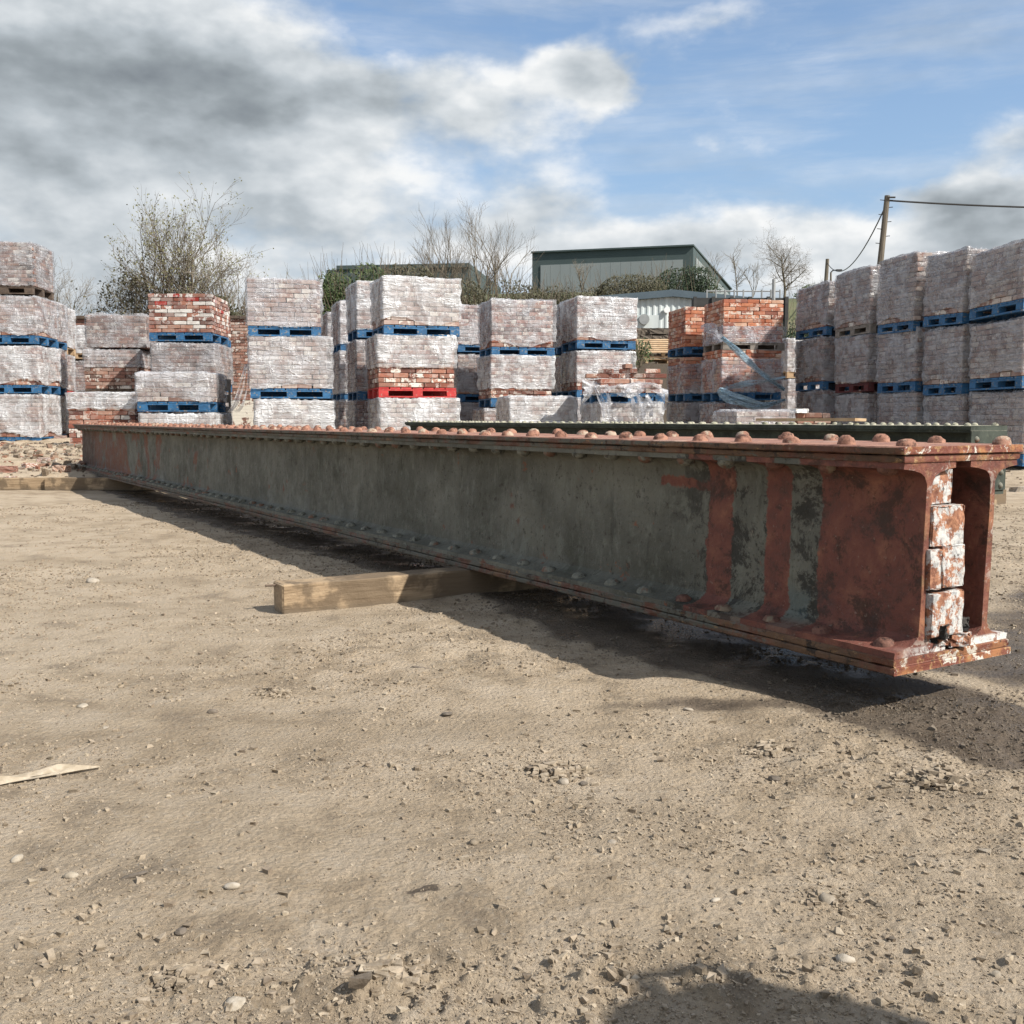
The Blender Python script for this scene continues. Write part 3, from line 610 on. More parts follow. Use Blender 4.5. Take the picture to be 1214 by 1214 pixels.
for i, (u, v, s, mt, lb) in enumerate(STONES):
    if 'elongated' in lb or 'splintered' in lb: pv, pf = stone_mesh(200 + i, 2, .35, .12); pv = pv * np.array([1.7, .5, .8])
    else: pv, pf = stone_mesh(200 + i, 2, .5, .07 if 'smooth' in lb or 'round' in lb else .13)
    x, y = ground_pt(u, v)
    s *= .85; o = link_mesh('stone', pv * s, pf, mt, smooth=mt != 'dark_stone'); o.location = (x, y, gz(x, y) + s * .18); o.rotation_euler = (rnd.uniform(-.2, .2), rnd.uniform(-.2, .2), rnd.uniform(-.5, .5))
    tag(o, lb, 'stone', 'loose stones on the dirt')
def clod(u, v, rad, cnt, label, mt='crumb'):
    x0, y0 = ground_pt(u, v); Vs, Fs, off = [], [], 0
    for k in range(cnt * 3):
        q = rnd.random() ** .6 * rnd.uniform(.7, 1.35); a = rnd.uniform(0, 6.28); s = rad * rnd.uniform(.02, .15) * (1.35 - q * .9)
        pv, pf = ico[k % 22]; pv = pv * np.array([1.2, 1, .7]); zz = max(0, 1 - q) * rad * .16 * rnd.random()
        Vs.append(pv * s * rnd.uniform(.8, 1.2) + np.array([math.cos(a) * q * rad, math.sin(a) * q * rad * .8, zz + s * .2])); Fs += [tuple(i + off for i in f) for f in pf]; off += len(pv)
    o = link_mesh('dirt_clod', np.concatenate(Vs), Fs, mt); o.location = (x0, y0, gz(x0, y0) + .001); tag(o, label, 'clod', 'crumbled clods on the dirt', 'stuff')
clod(323, 822, .050, 60, 'crumbled clod of dry mud left of centre')
clod(975, 1068, .040, 50, 'crumbs of broken mud round the flat stone at right')
clod(445, 1160, .060, 80, 'churned lump of mud at the bottom, left of centre')
clod(225, 1160, .050, 70, 'churned patch of mud at the bottom left')
clod(660, 915, .07, 60, 'thin spread of crumbs around the pale oval pebble')
clod(1105, 925, .075, 70, 'crumbly mud ridge at the right edge of the dirt')
clod(915, 890, .06, 60, 'crumbs of earth in front of the near girder end')

# dry split strip of bark/wood at left
def splinter():
    x, y = ground_pt(20, 925); mb = MB()
    L = [(-.16, -.02), (-.10, 0), (-.04, .008), (.02, .012), (.08, .02), (.14, .018)]
    for k, (w, h0, dx) in enumerate(((.014, .010, 0), (.008, .006, .05))):
        P = []
        for i, (a, b) in enumerate(L):
            ww = w * (1 - .8 * abs(i - 2) / 4); P += [(a + dx, b - ww - k * .02, h0 * .2), (a + dx, b + ww - k * .02, h0 + .006 * math.sin(i * 2)), (a + dx, b + ww * 1.3 - k * .02, -.004)]
        F = []
        for i in range(len(L) - 1): F += [(3 * i, 3 * i + 3, 3 * i + 4, 3 * i + 1), (3 * i + 1, 3 * i + 4, 3 * i + 5, 3 * i + 2)]
        mb.add(P, F)
    o = mb.build('wood_strip', 'strip'); o.scale = (.60, .5, .8); o.location = (x + .02, y, gz(x, y) + .004); o.rotation_euler = (0, 0, R(28))
    tag(o, 'split strip of dry wood lying on the dirt at the left edge', 'wood strip')
splinter()

# ------------------------------------------------------------------ the near girder
GL = 9.75; GW = .395; GD = .46; ZT = Z0 + GD; PT = .016
g_rot = math.atan2(.53, .848)
GO = Vector((.766, 2.016, 0))
girder = empty('riveted_girder', GO, g_rot)
tag(girder, 'long riveted steel girder with peeling grey green paint and rusty end, in the foreground', 'girder')
def sections(L):
    t = [0, .004]; s = .02
    while t[-1] < L - .02: t.append(t[-1] + s); s = min(.12, s * 1.03)
    t[-1] = L; return t
def extrude(name, prof, L, mat, parent, jit=.0012, ox=0, oz=0, flip=False, t0=0.0, mats=None):
    """closed profile [(a,z)] swept along the girder, edges slightly eaten by rust; mats = (top material, threshold)"""
    ts = sections(L); n_ = len(prof); V = []
    for k, t in enumerate(ts):
        for j, (a, z) in enumerate(prof):
            s = .4 if k in (0,) else 1
            ja = jit * (rnd.uniform(-1, 1)); jz = jit * rnd.uniform(-1, 1) * .5
            V.append((a + ox + ja * s + (z + oz - Z0) * .030, t + t0 + (rnd.uniform(-.0015, .0015) if k == 0 else 0), z + oz + jz * s))
    F = [tuple(range(n_)), tuple(range(len(V) - 1, len(V) - n_ - 1, -1))]; mi = [0, 0]
    for k in range(len(ts) - 1):
        for j in range(n_):
            q = (j + 1) % n_; F.append((k * n_ + j, (k + 1) * n_ + j, (k + 1) * n_ + q, k * n_ + q))
            mi.append(1 if (mats and prof[j][1] > mats[2] and prof[q][1] > mats[2]) else 0)
    o = link_mesh(name, V, F, mat, parent, mats=mats[:2] if mats else None, midx=mi if mats else None)
    bm = bmesh.new(); bm.from_mesh(o.data); bmesh.ops.recalc_face_normals(bm, faces=bm.faces); bm.to_mesh(o.data); bm.free()
    return o
def plate(x0, x1, z0, z1, c=.0025, n=6):
    return [(x0 + c, z0), (x1 - c, z0), (x1, z0 + c), (x1, z1 - c), (x1 - c, z1), (x0 + c, z1), (x0, z1 - c), (x0, z0 + c)]
extrude('cover_plate', plate(0, GW, Z0, Z0 + PT - .0015), GL, 'girder_plate', girder, .0014)
extrude('cover_plate', plate(.004, GW - .006, Z0 + PT, Z0 + 2 * PT), GL - .01, 'girder_plate', girder, .0014, t0=.004)
extrude('cover_plate', plate(.003, GW - .004, ZT - 2 * PT, ZT - PT - .0015), GL - .01, 'girder_plate', girder, .0014, t0=.005)
extrude('cover_plate', plate(-.006, GW, ZT - PT, ZT), GL, 'girder_plate', girder, .0010, mats=('girder_plate', 'girder_top', ZT - .004))
def i_profile(w, z0, z1, tw=.0165, tf=.013, root=.020):
    h = w / 2; P = []
    P += [(-h, z0), (h, z0), (h, z0 + tf)]
    P += [(tw / 2 + .045, z0 + root - .004), (tw / 2 + .020, z0 + root + .002), (tw / 2 + .007, z0 + root + .010), (tw / 2, z0 + root + .026)]
    P += [(tw / 2 + .0, z0 + (z1 - z0) * k) for k in (.3, .5, .7)]
    P += [(tw / 2, z1 - root - .026), (tw / 2 + .007, z1 - root - .010), (tw / 2 + .020, z1 - root - .002), (tw / 2 + .045, z1 - root + .004), (h, z1 - tf), (h, z1), (-h, z1), (-h, z1 - tf)]
    P += [(-tw / 2 - .045, z1 - root + .004), (-tw / 2 - .020, z1 - root - .002), (-tw / 2 - .007, z1 - root - .010), (-tw / 2, z1 - root - .026)]
    P += [(-tw / 2, z0 + (z1 - z0) * k) for k in (.7, .5, .3)]
    P += [(-tw / 2, z0 + root + .018), (-tw / 2 - .007, z0 + root + .010), (-tw / 2 - .020, z0 + root + .002), (-tw / 2 - .045, z0 + root - .004), (-h, z0 + tf)]
    return P
for cx in (.090, .305):
    o = extrude('joist', i_profile(.165, Z0 + 2 * PT, ZT - 2 * PT), GL - .02, 'girder_web', girder, .0007, ox=cx, t0=.008)
    for p in o.data.polygons: p.use_smooth = len(p.vertices) == 4
    o.data.set_sharp_from_angle(angle=R(38))
def dome_mesh(name, r, h, mat, rings=4, seg=12, seed=0):
    r_ = random.Random(seed); V = [(0, 0, h)]; F = []
    for i in range(1, rings + 1):
        a = (math.pi / 2) * i / rings
        for k in range(seg):
            b = 2 * math.pi * k / seg; j = 1 + r_.uniform(-.09, .09) * (i < rings)
            V.append((r * math.sin(a) * math.cos(b) * j, r * math.sin(a) * math.sin(b) * j, h * math.cos(a) * j - (.002 if i == rings else 0)))
    for k in range(seg): F.append((0, 1 + k, 1 + (k + 1) % seg))
    for i in range(rings - 1):
        for k in range(seg):
            a = 1 + i * seg; F.append((a + k, a + seg + k, a + seg + (k + 1) % seg, a + (k + 1) % seg))
    me = bpy.data.meshes.new(name); me.from_pydata(V, [], F); me.polygons.foreach_set('use_smooth', [True] * len(F)); me.materials.append(MAT[mat]); return me
dt = [dome_mesh('rivet_head', .0212, .0205, 'rivet_top', seed=i) for i in range(3)]
dlow = [dome_mesh('rivet_head', .0235, .018, 'rivet_low', seed=5 + i) for i in range(3)]
dend = dome_mesh('rivet_head', .0225, .017, 'rivet_end', seed=9)
flip = (math.pi, 0, 0)
k = 0
while .034 + k * .1535 < GL - .03:
    t = .034 + k * .1535; j = lambda: rnd.uniform(-.004, .004); s = lambda: (rnd.uniform(.94, 1.04), rnd.uniform(.94, 1.04), rnd.uniform(.72, 1.02))
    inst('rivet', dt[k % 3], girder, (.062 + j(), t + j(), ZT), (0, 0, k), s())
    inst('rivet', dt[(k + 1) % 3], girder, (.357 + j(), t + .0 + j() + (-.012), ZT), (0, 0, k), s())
    tb = t + .03
    if tb < GL - .02:
        me = dend if tb < .7 else dlow[k % 3]
        inst('rivet', me, girder, (.042 + j(), tb + j(), Z0 + 2 * PT + .0160), (0, R(-6), k), s())
        inst('rivet', dlow[k % 3] if tb > .5 else dend, girder, (.042 + j(), tb + j(), ZT - 2 * PT - .0160), (math.pi, R(6), 0), s())
    k += 1
# bricks and debris wedged between the joists at the open end
def rough_block(name, w, d, h, loc, mat, rz=0, seed=0, parent=None, jag=.05):
    bm = bmesh.new(); bmesh.ops.create_cube(bm, size=1); bmesh.ops.bevel(bm, geom=bm.edges[:], offset=.028, segments=1, affect='EDGES')
    bmesh.ops.subdivide_edges(bm, edges=bm.edges[:], cuts=2, use_grid_fill=True); r_ = random.Random(seed)
    for v in bm.verts: v.co = Vector((v.co.x * (1 + r_.uniform(-jag, jag)), v.co.y * (1 + r_.uniform(-jag, jag)), v.co.z * (1 + r_.uniform(-jag, jag))))
    me = bpy.data.meshes.new(name); bm.to_mesh(me); bm.free(); me.materials.append(MAT[mat])
    o = inst(name, me, parent, loc, (0, 0, rz), (w, d, h)); return o
zb = Z0 + 2 * PT
BX = [(.160, .0, .112, .088, zb + .080), (.118, .0, .034, .080, zb + .176), (.176, .02, .078, .084, zb + .178), (.160, .05, .104, .080, zb + .264), (.150, .25, .090, .070, zb + .343)]
for i, (cx, ty, w, h, z) in enumerate(BX):
    rough_block('infill_brick', w, .11, h * 1.04, (cx, .062 + ty * .1 - .01, z), 'infill', rnd.uniform(-.06, .06), 40 + i, girder, .045)
for i in range(9):
    rough_block('debris', rnd.uniform(.02, .05), rnd.uniform(.03, .05), rnd.uniform(.012, .028), (.120 + i * .016, .012 + rnd.uniform(0, .03), zb + .020 + (i % 3) * .012), 'charcoal' if i % 3 else 'infill', i, 60 + i, girder, .2)
for i in range(3):
    rough_block('mortar', .09, .09, .012, (.146, .075, (zb + .131, zb + .225, zb + .308)[i]), 'charcoal', 0, 80 + i, girder, .15)

# timber bearer under the girder and the sleepers at the far end
def beam(name, L, W, H, loc, rz, label, group, seed):
    bm = bmesh.new(); bmesh.ops.create_cube(bm, size=1)
    for v in bm.verts: v.co = Vector(((v.co.x + .5) * L, v.co.y * W, (v.co.z + .5) * H))
    bmesh.ops.bevel(bm, geom=bm.edges[:], offset=.004, segments=1, affect='EDGES')
    bmesh.ops.subdivide_edges(bm, edges=[e for e in bm.edges if e.calc_length() > L * .5], cuts=24)
    r_ = random.Random(seed)
    for v in bm.verts: v.co += Vector((r_.uniform(-.002, .002), r_.uniform(-.002, .002), r_.uniform(-.0015, .0015)))
    me = bpy.data.meshes.new(name); bm.to_mesh(me); bm.free(); me.materials.append(MAT['timber'])
    o = bpy.data.objects.new(name, me); COL.objects.link(o); o.location = loc; o.rotation_euler = (0, 0, rz); tag(o, label, 'timber', group); return o
bx, by = ground_pt(331, 729)
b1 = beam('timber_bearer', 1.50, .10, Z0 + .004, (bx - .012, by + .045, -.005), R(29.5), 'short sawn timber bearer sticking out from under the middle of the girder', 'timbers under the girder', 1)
mb = MB(); mb.tube([(-.035, .02, .090), (.02, .02, .088)], .004, 5); mb.build('nail', 'pal_dark', b1)
x0, y0 = ground_pt(64, 580)
beam('timber_bearer', 1.75, .10, .108, (x0, 8.86, -.008), R(-.6), 'weathered timber sleeper whose shaded end passes under the far end of the girder', 'timbers under the girder', 2)
beam('timber_bearer', 2.2, .10, .106, (x0 - 2.21, 8.88, -.008), R(.3), 'weathered timber sleeper leftmost along the foot of the rubble bank', 'timbers under the girder', 3)

# ------------------------------------------------------------------ second girder behind
g2 = empty('riveted_girder', (at(1193, 505, 6.9).x - .40 * .848, 6.9 - .40 * .53, 0), g_rot)
tag(g2, 'dark mossy girder with pale rivet heads lying behind the foreground girder', 'girder')
zt2 = at(1160, 504.5, 6.8).z; zb2 = zt2 - .46
L2 = 8.35
extrude('cover_plate', plate(0, .40, zb2, zb2 + .03), L2, 'girder_dark', g2, .001)
extrude('cover_plate', plate(0, .40, zt2 - .032, zt2), L2, 'girder_dark', g2, .001)
for cx in (.09, .31):
    extrude('joist', i_profile(.165, zb2 + .03, zt2 - .032), L2 - .02, 'girder_dark', g2, .0007, ox=cx, t0=.01)
mb = MB(); mb.box(.004, .396, -.012, .0, zb2 + .03, zt2 - .034, .001); mb.build('end_plate', 'girder_dark', g2)
dm = dome_mesh('rivet_head', .024, .019, 'rivet_lit', 3, 10, 3); dm2 = dome_mesh('rivet_head', .022, .016, 'rivet_low', 3, 8, 4)
k = 0
while .05 + k * .15 < L2 - .03:
    for a in (.05, .35): inst('rivet', dm, g2, (a, .05 + k * .15, zt2))
    k += 1
for z in (zt2 - .09, zt2 - .2, zt2 - .31, zt2 - .40):
    for a in (.06, .34): inst('rivet', dm2, g2, (a, -.012, z), (math.pi / 2, 0, 0))
for a, t in ((.2, .3), (.2, L2 - .5)):
    mb = MB(); L_ = 1.0; mb.box(-.6, .6, -.07, .07, 0, zb2 + .006, .003)
    p = g2.matrix_basis @ Vector((a, t, -.003)); o = mb.build('timber_bearer', 'timber'); o.location = p; o.rotation_euler = (0, 0, g_rot)
    tag(o, 'timber bearer under the %s end of the dark mossy girder' % ('near' if t < 1 else 'far'), 'timber', 'timbers under the girder')

# ------------------------------------------------------------------ brick pallets
def brick_meshes(mat):
    out = []
    for i in range(5):
        mb = MB(); mb.box(-.1055, .1055, -.051, .051, -.0308, .0308, .0032, .006); me = bpy.data.meshes.new('brick'); me.from_pydata(mb.v, [], mb.f); me.materials.append(MAT[mat]); out.append(me)
    return out
def header_meshes(mat):
    out = []
    for i in range(3):
        mb = MB(); mb.box(-.0495, .0495, -.107, .107, -.0308, .0308, .0032, .006); me = bpy.data.meshes.new('brick'); me.from_pydata(mb.v, [], mb.f); me.materials.append(MAT[mat]); out.append(me)
    return out
BM = {k: (brick_meshes(k), header_meshes(k)) for k in ('brick_red', 'brick_mixed', 'brick_orange', 'brick_brown', 'brick_pink')}
CP = .0668      # course pitch
_pm = {}
def pallet_part(root, w, dp, colr):
    key = (round(w, 2), round(dp, 2), colr)
    if key not in _pm:
        d = {}
        mb = MB(); nb = 7
        for i in range(nb):
            x = w * (i + .0) / nb; mb.box(x + .004, x + w / nb - .012 if i < nb - 1 else w - .002, .0, dp, .118, .14, .002)
        mb.box(.142, w - .142, dp * .45, dp * .45 + .015, .022, .092)  # board added inside the pallet to stop light showing through
        for y in (.0, dp / 2 - .05, dp - .10): mb.box(.001, w - .001, y + .002, y + .098, .094, .116, .001)
        mb.box(.142, w - .142, dp - .02, dp - .003, .022, .092)  # rear board, added to keep the pallet openings dark
        d['deck'] = mb
        b = MB(); b.box(-.07, .07, -.05, .05, .022, .094, .002); d['block'] = b
        q = MB(); q.box(0, w, -.05, .05, 0, .02, .002); d['board'] = q
        _pm[key] = {}
        for kk, m_ in d.items():
            me = bpy.data.meshes.new('pallet' if kk == 'deck' else kk); me.from_pydata(m_.v, [], m_.f); me.materials.append(MAT[colr]); _pm[key][kk] = me
    P = _pm[key]
    pal = inst('pallet', P['deck'], root)
    for y in (.05, dp / 2, dp - .05):
        for x in (.07, w / 2, w - .07): inst('block', P['block'], pal, (x, y, 0))
        inst('bottom_board', P['board'], pal, (0, y, 0))
    return pal
def film_shell(root, w, dp, z0, z1, mat, seed, expose=.0, arch=0.0, rag=.02, lean=0.0, name='film_wrap', bulge=.0):
    """polythene wrapped round the bricks and folded over their top"""
    r_ = np.random.RandomState(seed); ns, nh = 34, 20
    o_ = .020; pts_ = []
    W, D = w + 2 * o_, dp + 2 * o_
    side = [('f', W), ('r', D), ('b', W), ('l', D)]; per = []
    for nm, L_ in side:
        for i in range(ns if nm in 'fb' else ns): per.append((nm, i / ns))
    V = []; H = z1 - z0 + .008; n_ = len(per)
    wob = r_.uniform(-1, 1, (nh + 1, n_)); wob = (wob + np.roll(wob, 1, 1) + np.roll(wob, -1, 1)) / 2.2
    s1 = r_.uniform(0, 50)
    fold = np.array([max(0, math.sin(i * 1.9 + s1) * math.sin(i * .61 + s1 * 2)) ** 2 * .016 * (1 if (i % ns) < 4 or (i % ns) > ns - 5 or r_.rand() < .25 else .25) for i in range(n_)])
    for k in range(nh + 1):
        h = k / nh
        for i, (nm, q) in enumerate(per):
            if nm == 'f': x, y, nx, ny = -o_ + W * q, -o_, 0, -1
            elif nm == 'r': x, y, nx, ny = w + o_, -o_ + D * q, 1, 0
            elif nm == 'b': x, y, nx, ny = w + o_ - W * q, dp + o_, 0, 1
            else: x, y, nx, ny = -o_, dp + o_ - D * q, -1, 0
            cr = min(q, 1 - q)
            lo = expose * (.55 + .45 * math.sin(q * 7 + s1)) + arch * max(0, 1 - ((q - .5) / .45) ** 2) + abs(wob[0, i]) * .018
            z = z0 + lo + (H - lo) * h
            cseg = math.sin((z - z0) / CP * 2 * math.pi) * .0035
            fl = fold[i] * (.4 + .6 * h); dsp = wob[k, i] * .0022 + cseg * .35 + fl + bulge * math.sin(math.pi * h) * math.sin(math.pi * q) + (.010 * math.sin(z * 31 + q * 9 + s1) * (cr < .06)) - (.006 if cr == 0 else 0)
            dsp += .007 * math.sin(q * 6 + z * 9 + s1) * math.sin(q * 9 - z * 7 + s1)
            V.append((x + nx * dsp, y + ny * dsp, z + (wob[k, i] * rag * .35 + math.sin(q * 5 + s1) * rag * .5 if k == nh else 0)))
    F = []
    for k in range(nh):
        for i in range(n_): j = (i + 1) % n_; F.append((k * n_ + i, k * n_ + j, (k + 1) * n_ + j, (k + 1) * n_ + i))
    # top: two inner rings, folded and lumpy
    prev = nh * n_
    for ring, (s_, zz) in enumerate(((.86, .012), (.5, .018), (.12, .010))):
        base = len(V)
        for i in range(n_):
            x, y, z = V[nh * n_ + i]; cx, cy = w / 2, dp / 2
            V.append((cx + (x - cx) * s_, cy + (y - cy) * s_, z1 + zz + r_.uniform(-1, 1) * rag * (1.2 if ring == 0 else .6)))
        for i in range(n_): j = (i + 1) % n_; F.append((prev + i, prev + j, base + j, base + i))
        prev = base
    F.append(tuple(prev + i for i in range(n_)))
    o = link_mesh(name, V, F, mat, root, smooth=True); return o
NB = [0]
def pack(loc, yaw, w, dp, h, label, brick='brick_pink', pal='pal_blue', wrap=None, expose=0.0, arch=0.0, sides='flr', tilt=(0, 0), bulge=.006, seed=None, rag=.02, top=False, wz=(0, 1), messy=.006):
    seed = seed or rnd.randrange(9999); r_ = random.Random(seed)
    root = empty('brick_pallet', loc, rot=(tilt[0], tilt[1], yaw)); tag(root, label, 'brick pallet', 'brick pallets stacked round the yard')
    if pal: pallet_part(root, w, dp, pal); zb = .142
    else: zb = 0
    nc = max(1, int(round((h - zb) / CP))); st, hd = BM[brick]
    def put(x, y, z, along_x, header):
        me = (hd if header else st)[r_.randrange(3 if header else 5)]
        inst('brick', me, root, (x + r_.uniform(-messy, messy), y + r_.uniform(-messy, messy), z + r_.uniform(-.001, .001)), (r_.uniform(-.012, .012), r_.uniform(-.01, .01), (0 if along_x else math.pi / 2) + r_.uniform(-.02, .02) + (math.pi if r_.random() < .5 else 0))); NB[0] += 1
    def run(L, y, c, fixed, along_x, inv):
        x = 0.0; first = True
        while x < L - .05:
            hdr = (first and (c + inv) % 2 == 1) or (L - x) < .19; wd = .104 if hdr else .217
            if hdr and L - x < .085 and not first: break
            cx = x + wd / 2 + (L - x - wd if (L - x - wd) < .03 and (L - x - wd) > 0 else 0) * .5
            ins = .053 if not hdr else .109
            if along_x: put(cx, fixed + ins, zb + CP * (c + .5), True, hdr)
            else: put(fixed + (ins if fixed < .1 else -ins), y + cx, zb + CP * (c + .5), False, hdr)
            x += wd + .0025; first = False
    for c in range(nc):
        if 'f' in sides: run(w, 0, c, 0.0, True, 0)
        if 'l' in sides: run(dp - .11, .11, c, 0.0, False, 1)
        if 'r' in sides: run(dp - .11, .11, c, w, False, 1)
    top_z = zb + nc * CP
    mb = MB(); mb.box(.09, w - .09, .09, dp - .01, zb, top_z - .012, 0); mb.build('inner_bricks', brick, root)
    if top:
        for i in range(int((w - .22) / .22)):
            for j_ in range(int((dp - .2) / .105)):
                put(.22 + i * .22, .17 + j_ * .107, top_z - CP / 2 + .002, True, False)
    if wrap:
        film_shell(root, w, dp, zb + wz[0] * (top_z - zb) - (.02 if pal and wz[0] == 0 else 0), zb + wz[1] * (top_z - zb), wrap, seed, expose, arch, rag, bulge=bulge)
    return root, top_z

def stack(u, d, layers, yaw, where, vtop=None, w=1.05, dp=1.0, cat=None, hh=.9, zbase=None):
    """layers from the top down: (v of pallet underside, dict). u = left front corner"""
    n_ = len(layers); names = {1: [''], 2: ['top', 'bottom'], 3: ['top', 'middle', 'bottom'], 4: ['topmost', 'second', 'third', 'bottom']}[n_]
    out = []
    for i, L_ in enumerate(layers):
        L_ = dict(L_); v = L_.pop('v'); uu = L_.pop('u', u); ww = L_.pop('w', w); desc = L_.pop('desc'); z = at(uu, v, d).z
        vt = L_.pop('vt', None)
        if vt is not None: h = at(uu, vt, d).z - z
        else: h = L_.pop('h', hh)
        L_.pop('h', None)
        pos_ = at(uu, v, d); yw = R(yaw + L_.pop('dyaw', 0))
        lb = desc + (', %s in stack ' % names[i] if n_ > 1 else ', ') + where
        pack((pos_.x, pos_.y, z), yw, ww, L_.pop('dp', dp), h, lb, **L_); 
W_, M_, T_, D_, B_ = 'film_white', 'film_milky', 'film_thin', 'film_dusty', 'film_blue'
g = 'pal_blue'
def lay(v, vt, desc, **k): return dict(v=v, vt=vt, desc=desc, **k)
# far left, three and four high, receding
def S(*a, **k): return stack(*a, **k)
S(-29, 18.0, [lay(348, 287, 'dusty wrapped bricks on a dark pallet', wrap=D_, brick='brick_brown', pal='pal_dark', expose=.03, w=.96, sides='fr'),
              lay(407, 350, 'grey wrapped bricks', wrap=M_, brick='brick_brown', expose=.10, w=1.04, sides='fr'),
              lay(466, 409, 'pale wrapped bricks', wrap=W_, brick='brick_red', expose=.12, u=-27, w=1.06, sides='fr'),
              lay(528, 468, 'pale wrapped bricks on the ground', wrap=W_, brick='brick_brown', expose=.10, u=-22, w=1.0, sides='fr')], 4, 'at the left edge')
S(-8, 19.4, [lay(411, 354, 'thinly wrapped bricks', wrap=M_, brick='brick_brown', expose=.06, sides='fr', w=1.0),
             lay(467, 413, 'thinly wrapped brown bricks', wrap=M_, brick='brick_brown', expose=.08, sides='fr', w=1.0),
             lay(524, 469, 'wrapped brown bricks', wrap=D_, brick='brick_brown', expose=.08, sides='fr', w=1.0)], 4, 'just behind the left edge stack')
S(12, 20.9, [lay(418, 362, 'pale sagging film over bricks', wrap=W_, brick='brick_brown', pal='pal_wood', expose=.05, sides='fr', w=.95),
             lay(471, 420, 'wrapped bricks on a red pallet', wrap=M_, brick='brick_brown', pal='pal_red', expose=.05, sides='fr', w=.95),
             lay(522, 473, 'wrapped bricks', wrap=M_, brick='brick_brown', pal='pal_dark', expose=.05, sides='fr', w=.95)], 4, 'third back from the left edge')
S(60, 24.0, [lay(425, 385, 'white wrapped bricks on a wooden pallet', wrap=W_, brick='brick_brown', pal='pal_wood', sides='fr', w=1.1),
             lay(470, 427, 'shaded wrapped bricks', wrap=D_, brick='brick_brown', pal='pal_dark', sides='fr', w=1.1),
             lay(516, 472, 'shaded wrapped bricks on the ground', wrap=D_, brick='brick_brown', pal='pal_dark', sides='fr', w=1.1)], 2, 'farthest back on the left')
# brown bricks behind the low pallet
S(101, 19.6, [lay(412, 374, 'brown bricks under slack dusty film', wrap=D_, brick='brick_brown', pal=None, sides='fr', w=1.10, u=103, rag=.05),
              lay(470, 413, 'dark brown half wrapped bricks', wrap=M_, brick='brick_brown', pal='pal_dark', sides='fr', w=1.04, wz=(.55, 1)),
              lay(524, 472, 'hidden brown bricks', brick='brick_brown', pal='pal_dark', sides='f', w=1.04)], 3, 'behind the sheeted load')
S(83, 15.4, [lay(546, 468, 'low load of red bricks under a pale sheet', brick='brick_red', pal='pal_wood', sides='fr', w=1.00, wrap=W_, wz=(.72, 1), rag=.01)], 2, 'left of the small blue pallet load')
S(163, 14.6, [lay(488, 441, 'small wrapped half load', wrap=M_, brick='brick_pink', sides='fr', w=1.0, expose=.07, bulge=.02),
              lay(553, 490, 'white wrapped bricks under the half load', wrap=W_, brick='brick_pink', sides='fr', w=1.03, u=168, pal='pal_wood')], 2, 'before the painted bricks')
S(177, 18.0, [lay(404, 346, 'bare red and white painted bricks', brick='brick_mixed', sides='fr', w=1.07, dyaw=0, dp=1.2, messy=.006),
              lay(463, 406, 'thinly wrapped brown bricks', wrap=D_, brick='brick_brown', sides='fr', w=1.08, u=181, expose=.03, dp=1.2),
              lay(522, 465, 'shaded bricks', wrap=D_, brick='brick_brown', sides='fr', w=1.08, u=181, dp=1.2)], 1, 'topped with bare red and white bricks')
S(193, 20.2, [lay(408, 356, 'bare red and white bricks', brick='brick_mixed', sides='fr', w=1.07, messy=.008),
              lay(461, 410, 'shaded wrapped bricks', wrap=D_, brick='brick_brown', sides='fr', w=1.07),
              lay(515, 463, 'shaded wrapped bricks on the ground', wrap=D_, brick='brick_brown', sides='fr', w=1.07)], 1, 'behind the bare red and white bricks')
S(292, 14.8, [lay(398, 328, 'pinkish brick load in clear film', wrap=T_, brick='brick_pink', sides='flr', w=1.03, expose=.02, u=294, bulge=.0, rag=.012),
              lay(472, 400, 'milky wrapped pinkish bricks', wrap=M_, brick='brick_pink', sides='flr', w=1.16, expose=.08, u=297),
              lay(547, 474, 'creased white wrapped bricks', wrap=W_, brick='brick_pink', sides='flr', w=1.11, u=304)], 12, 'standing alone left of the green bush')
# row D behind stack 6
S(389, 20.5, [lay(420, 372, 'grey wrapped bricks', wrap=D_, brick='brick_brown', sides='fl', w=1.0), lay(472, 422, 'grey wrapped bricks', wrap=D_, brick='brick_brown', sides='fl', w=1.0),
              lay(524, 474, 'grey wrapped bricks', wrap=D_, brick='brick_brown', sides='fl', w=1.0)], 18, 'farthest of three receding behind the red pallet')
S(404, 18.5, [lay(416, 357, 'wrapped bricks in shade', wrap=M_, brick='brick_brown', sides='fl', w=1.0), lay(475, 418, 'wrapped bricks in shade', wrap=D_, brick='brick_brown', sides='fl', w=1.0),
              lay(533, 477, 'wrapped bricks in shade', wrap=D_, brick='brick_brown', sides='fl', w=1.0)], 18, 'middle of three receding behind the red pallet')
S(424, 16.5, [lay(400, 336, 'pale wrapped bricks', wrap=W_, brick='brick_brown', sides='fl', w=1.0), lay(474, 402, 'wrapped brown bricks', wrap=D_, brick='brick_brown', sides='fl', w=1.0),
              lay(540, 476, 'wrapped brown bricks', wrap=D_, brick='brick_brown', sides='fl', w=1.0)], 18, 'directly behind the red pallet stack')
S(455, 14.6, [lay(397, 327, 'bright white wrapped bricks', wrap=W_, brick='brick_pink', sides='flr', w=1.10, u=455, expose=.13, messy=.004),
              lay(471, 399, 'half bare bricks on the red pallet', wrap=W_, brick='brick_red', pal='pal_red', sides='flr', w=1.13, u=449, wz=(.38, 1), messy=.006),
              lay(546, 473, 'white wrapped bricks under the red pallet', wrap=W_, brick='brick_pink', sides='flr', w=1.14, u=452)], 17, 'with the red pallet')
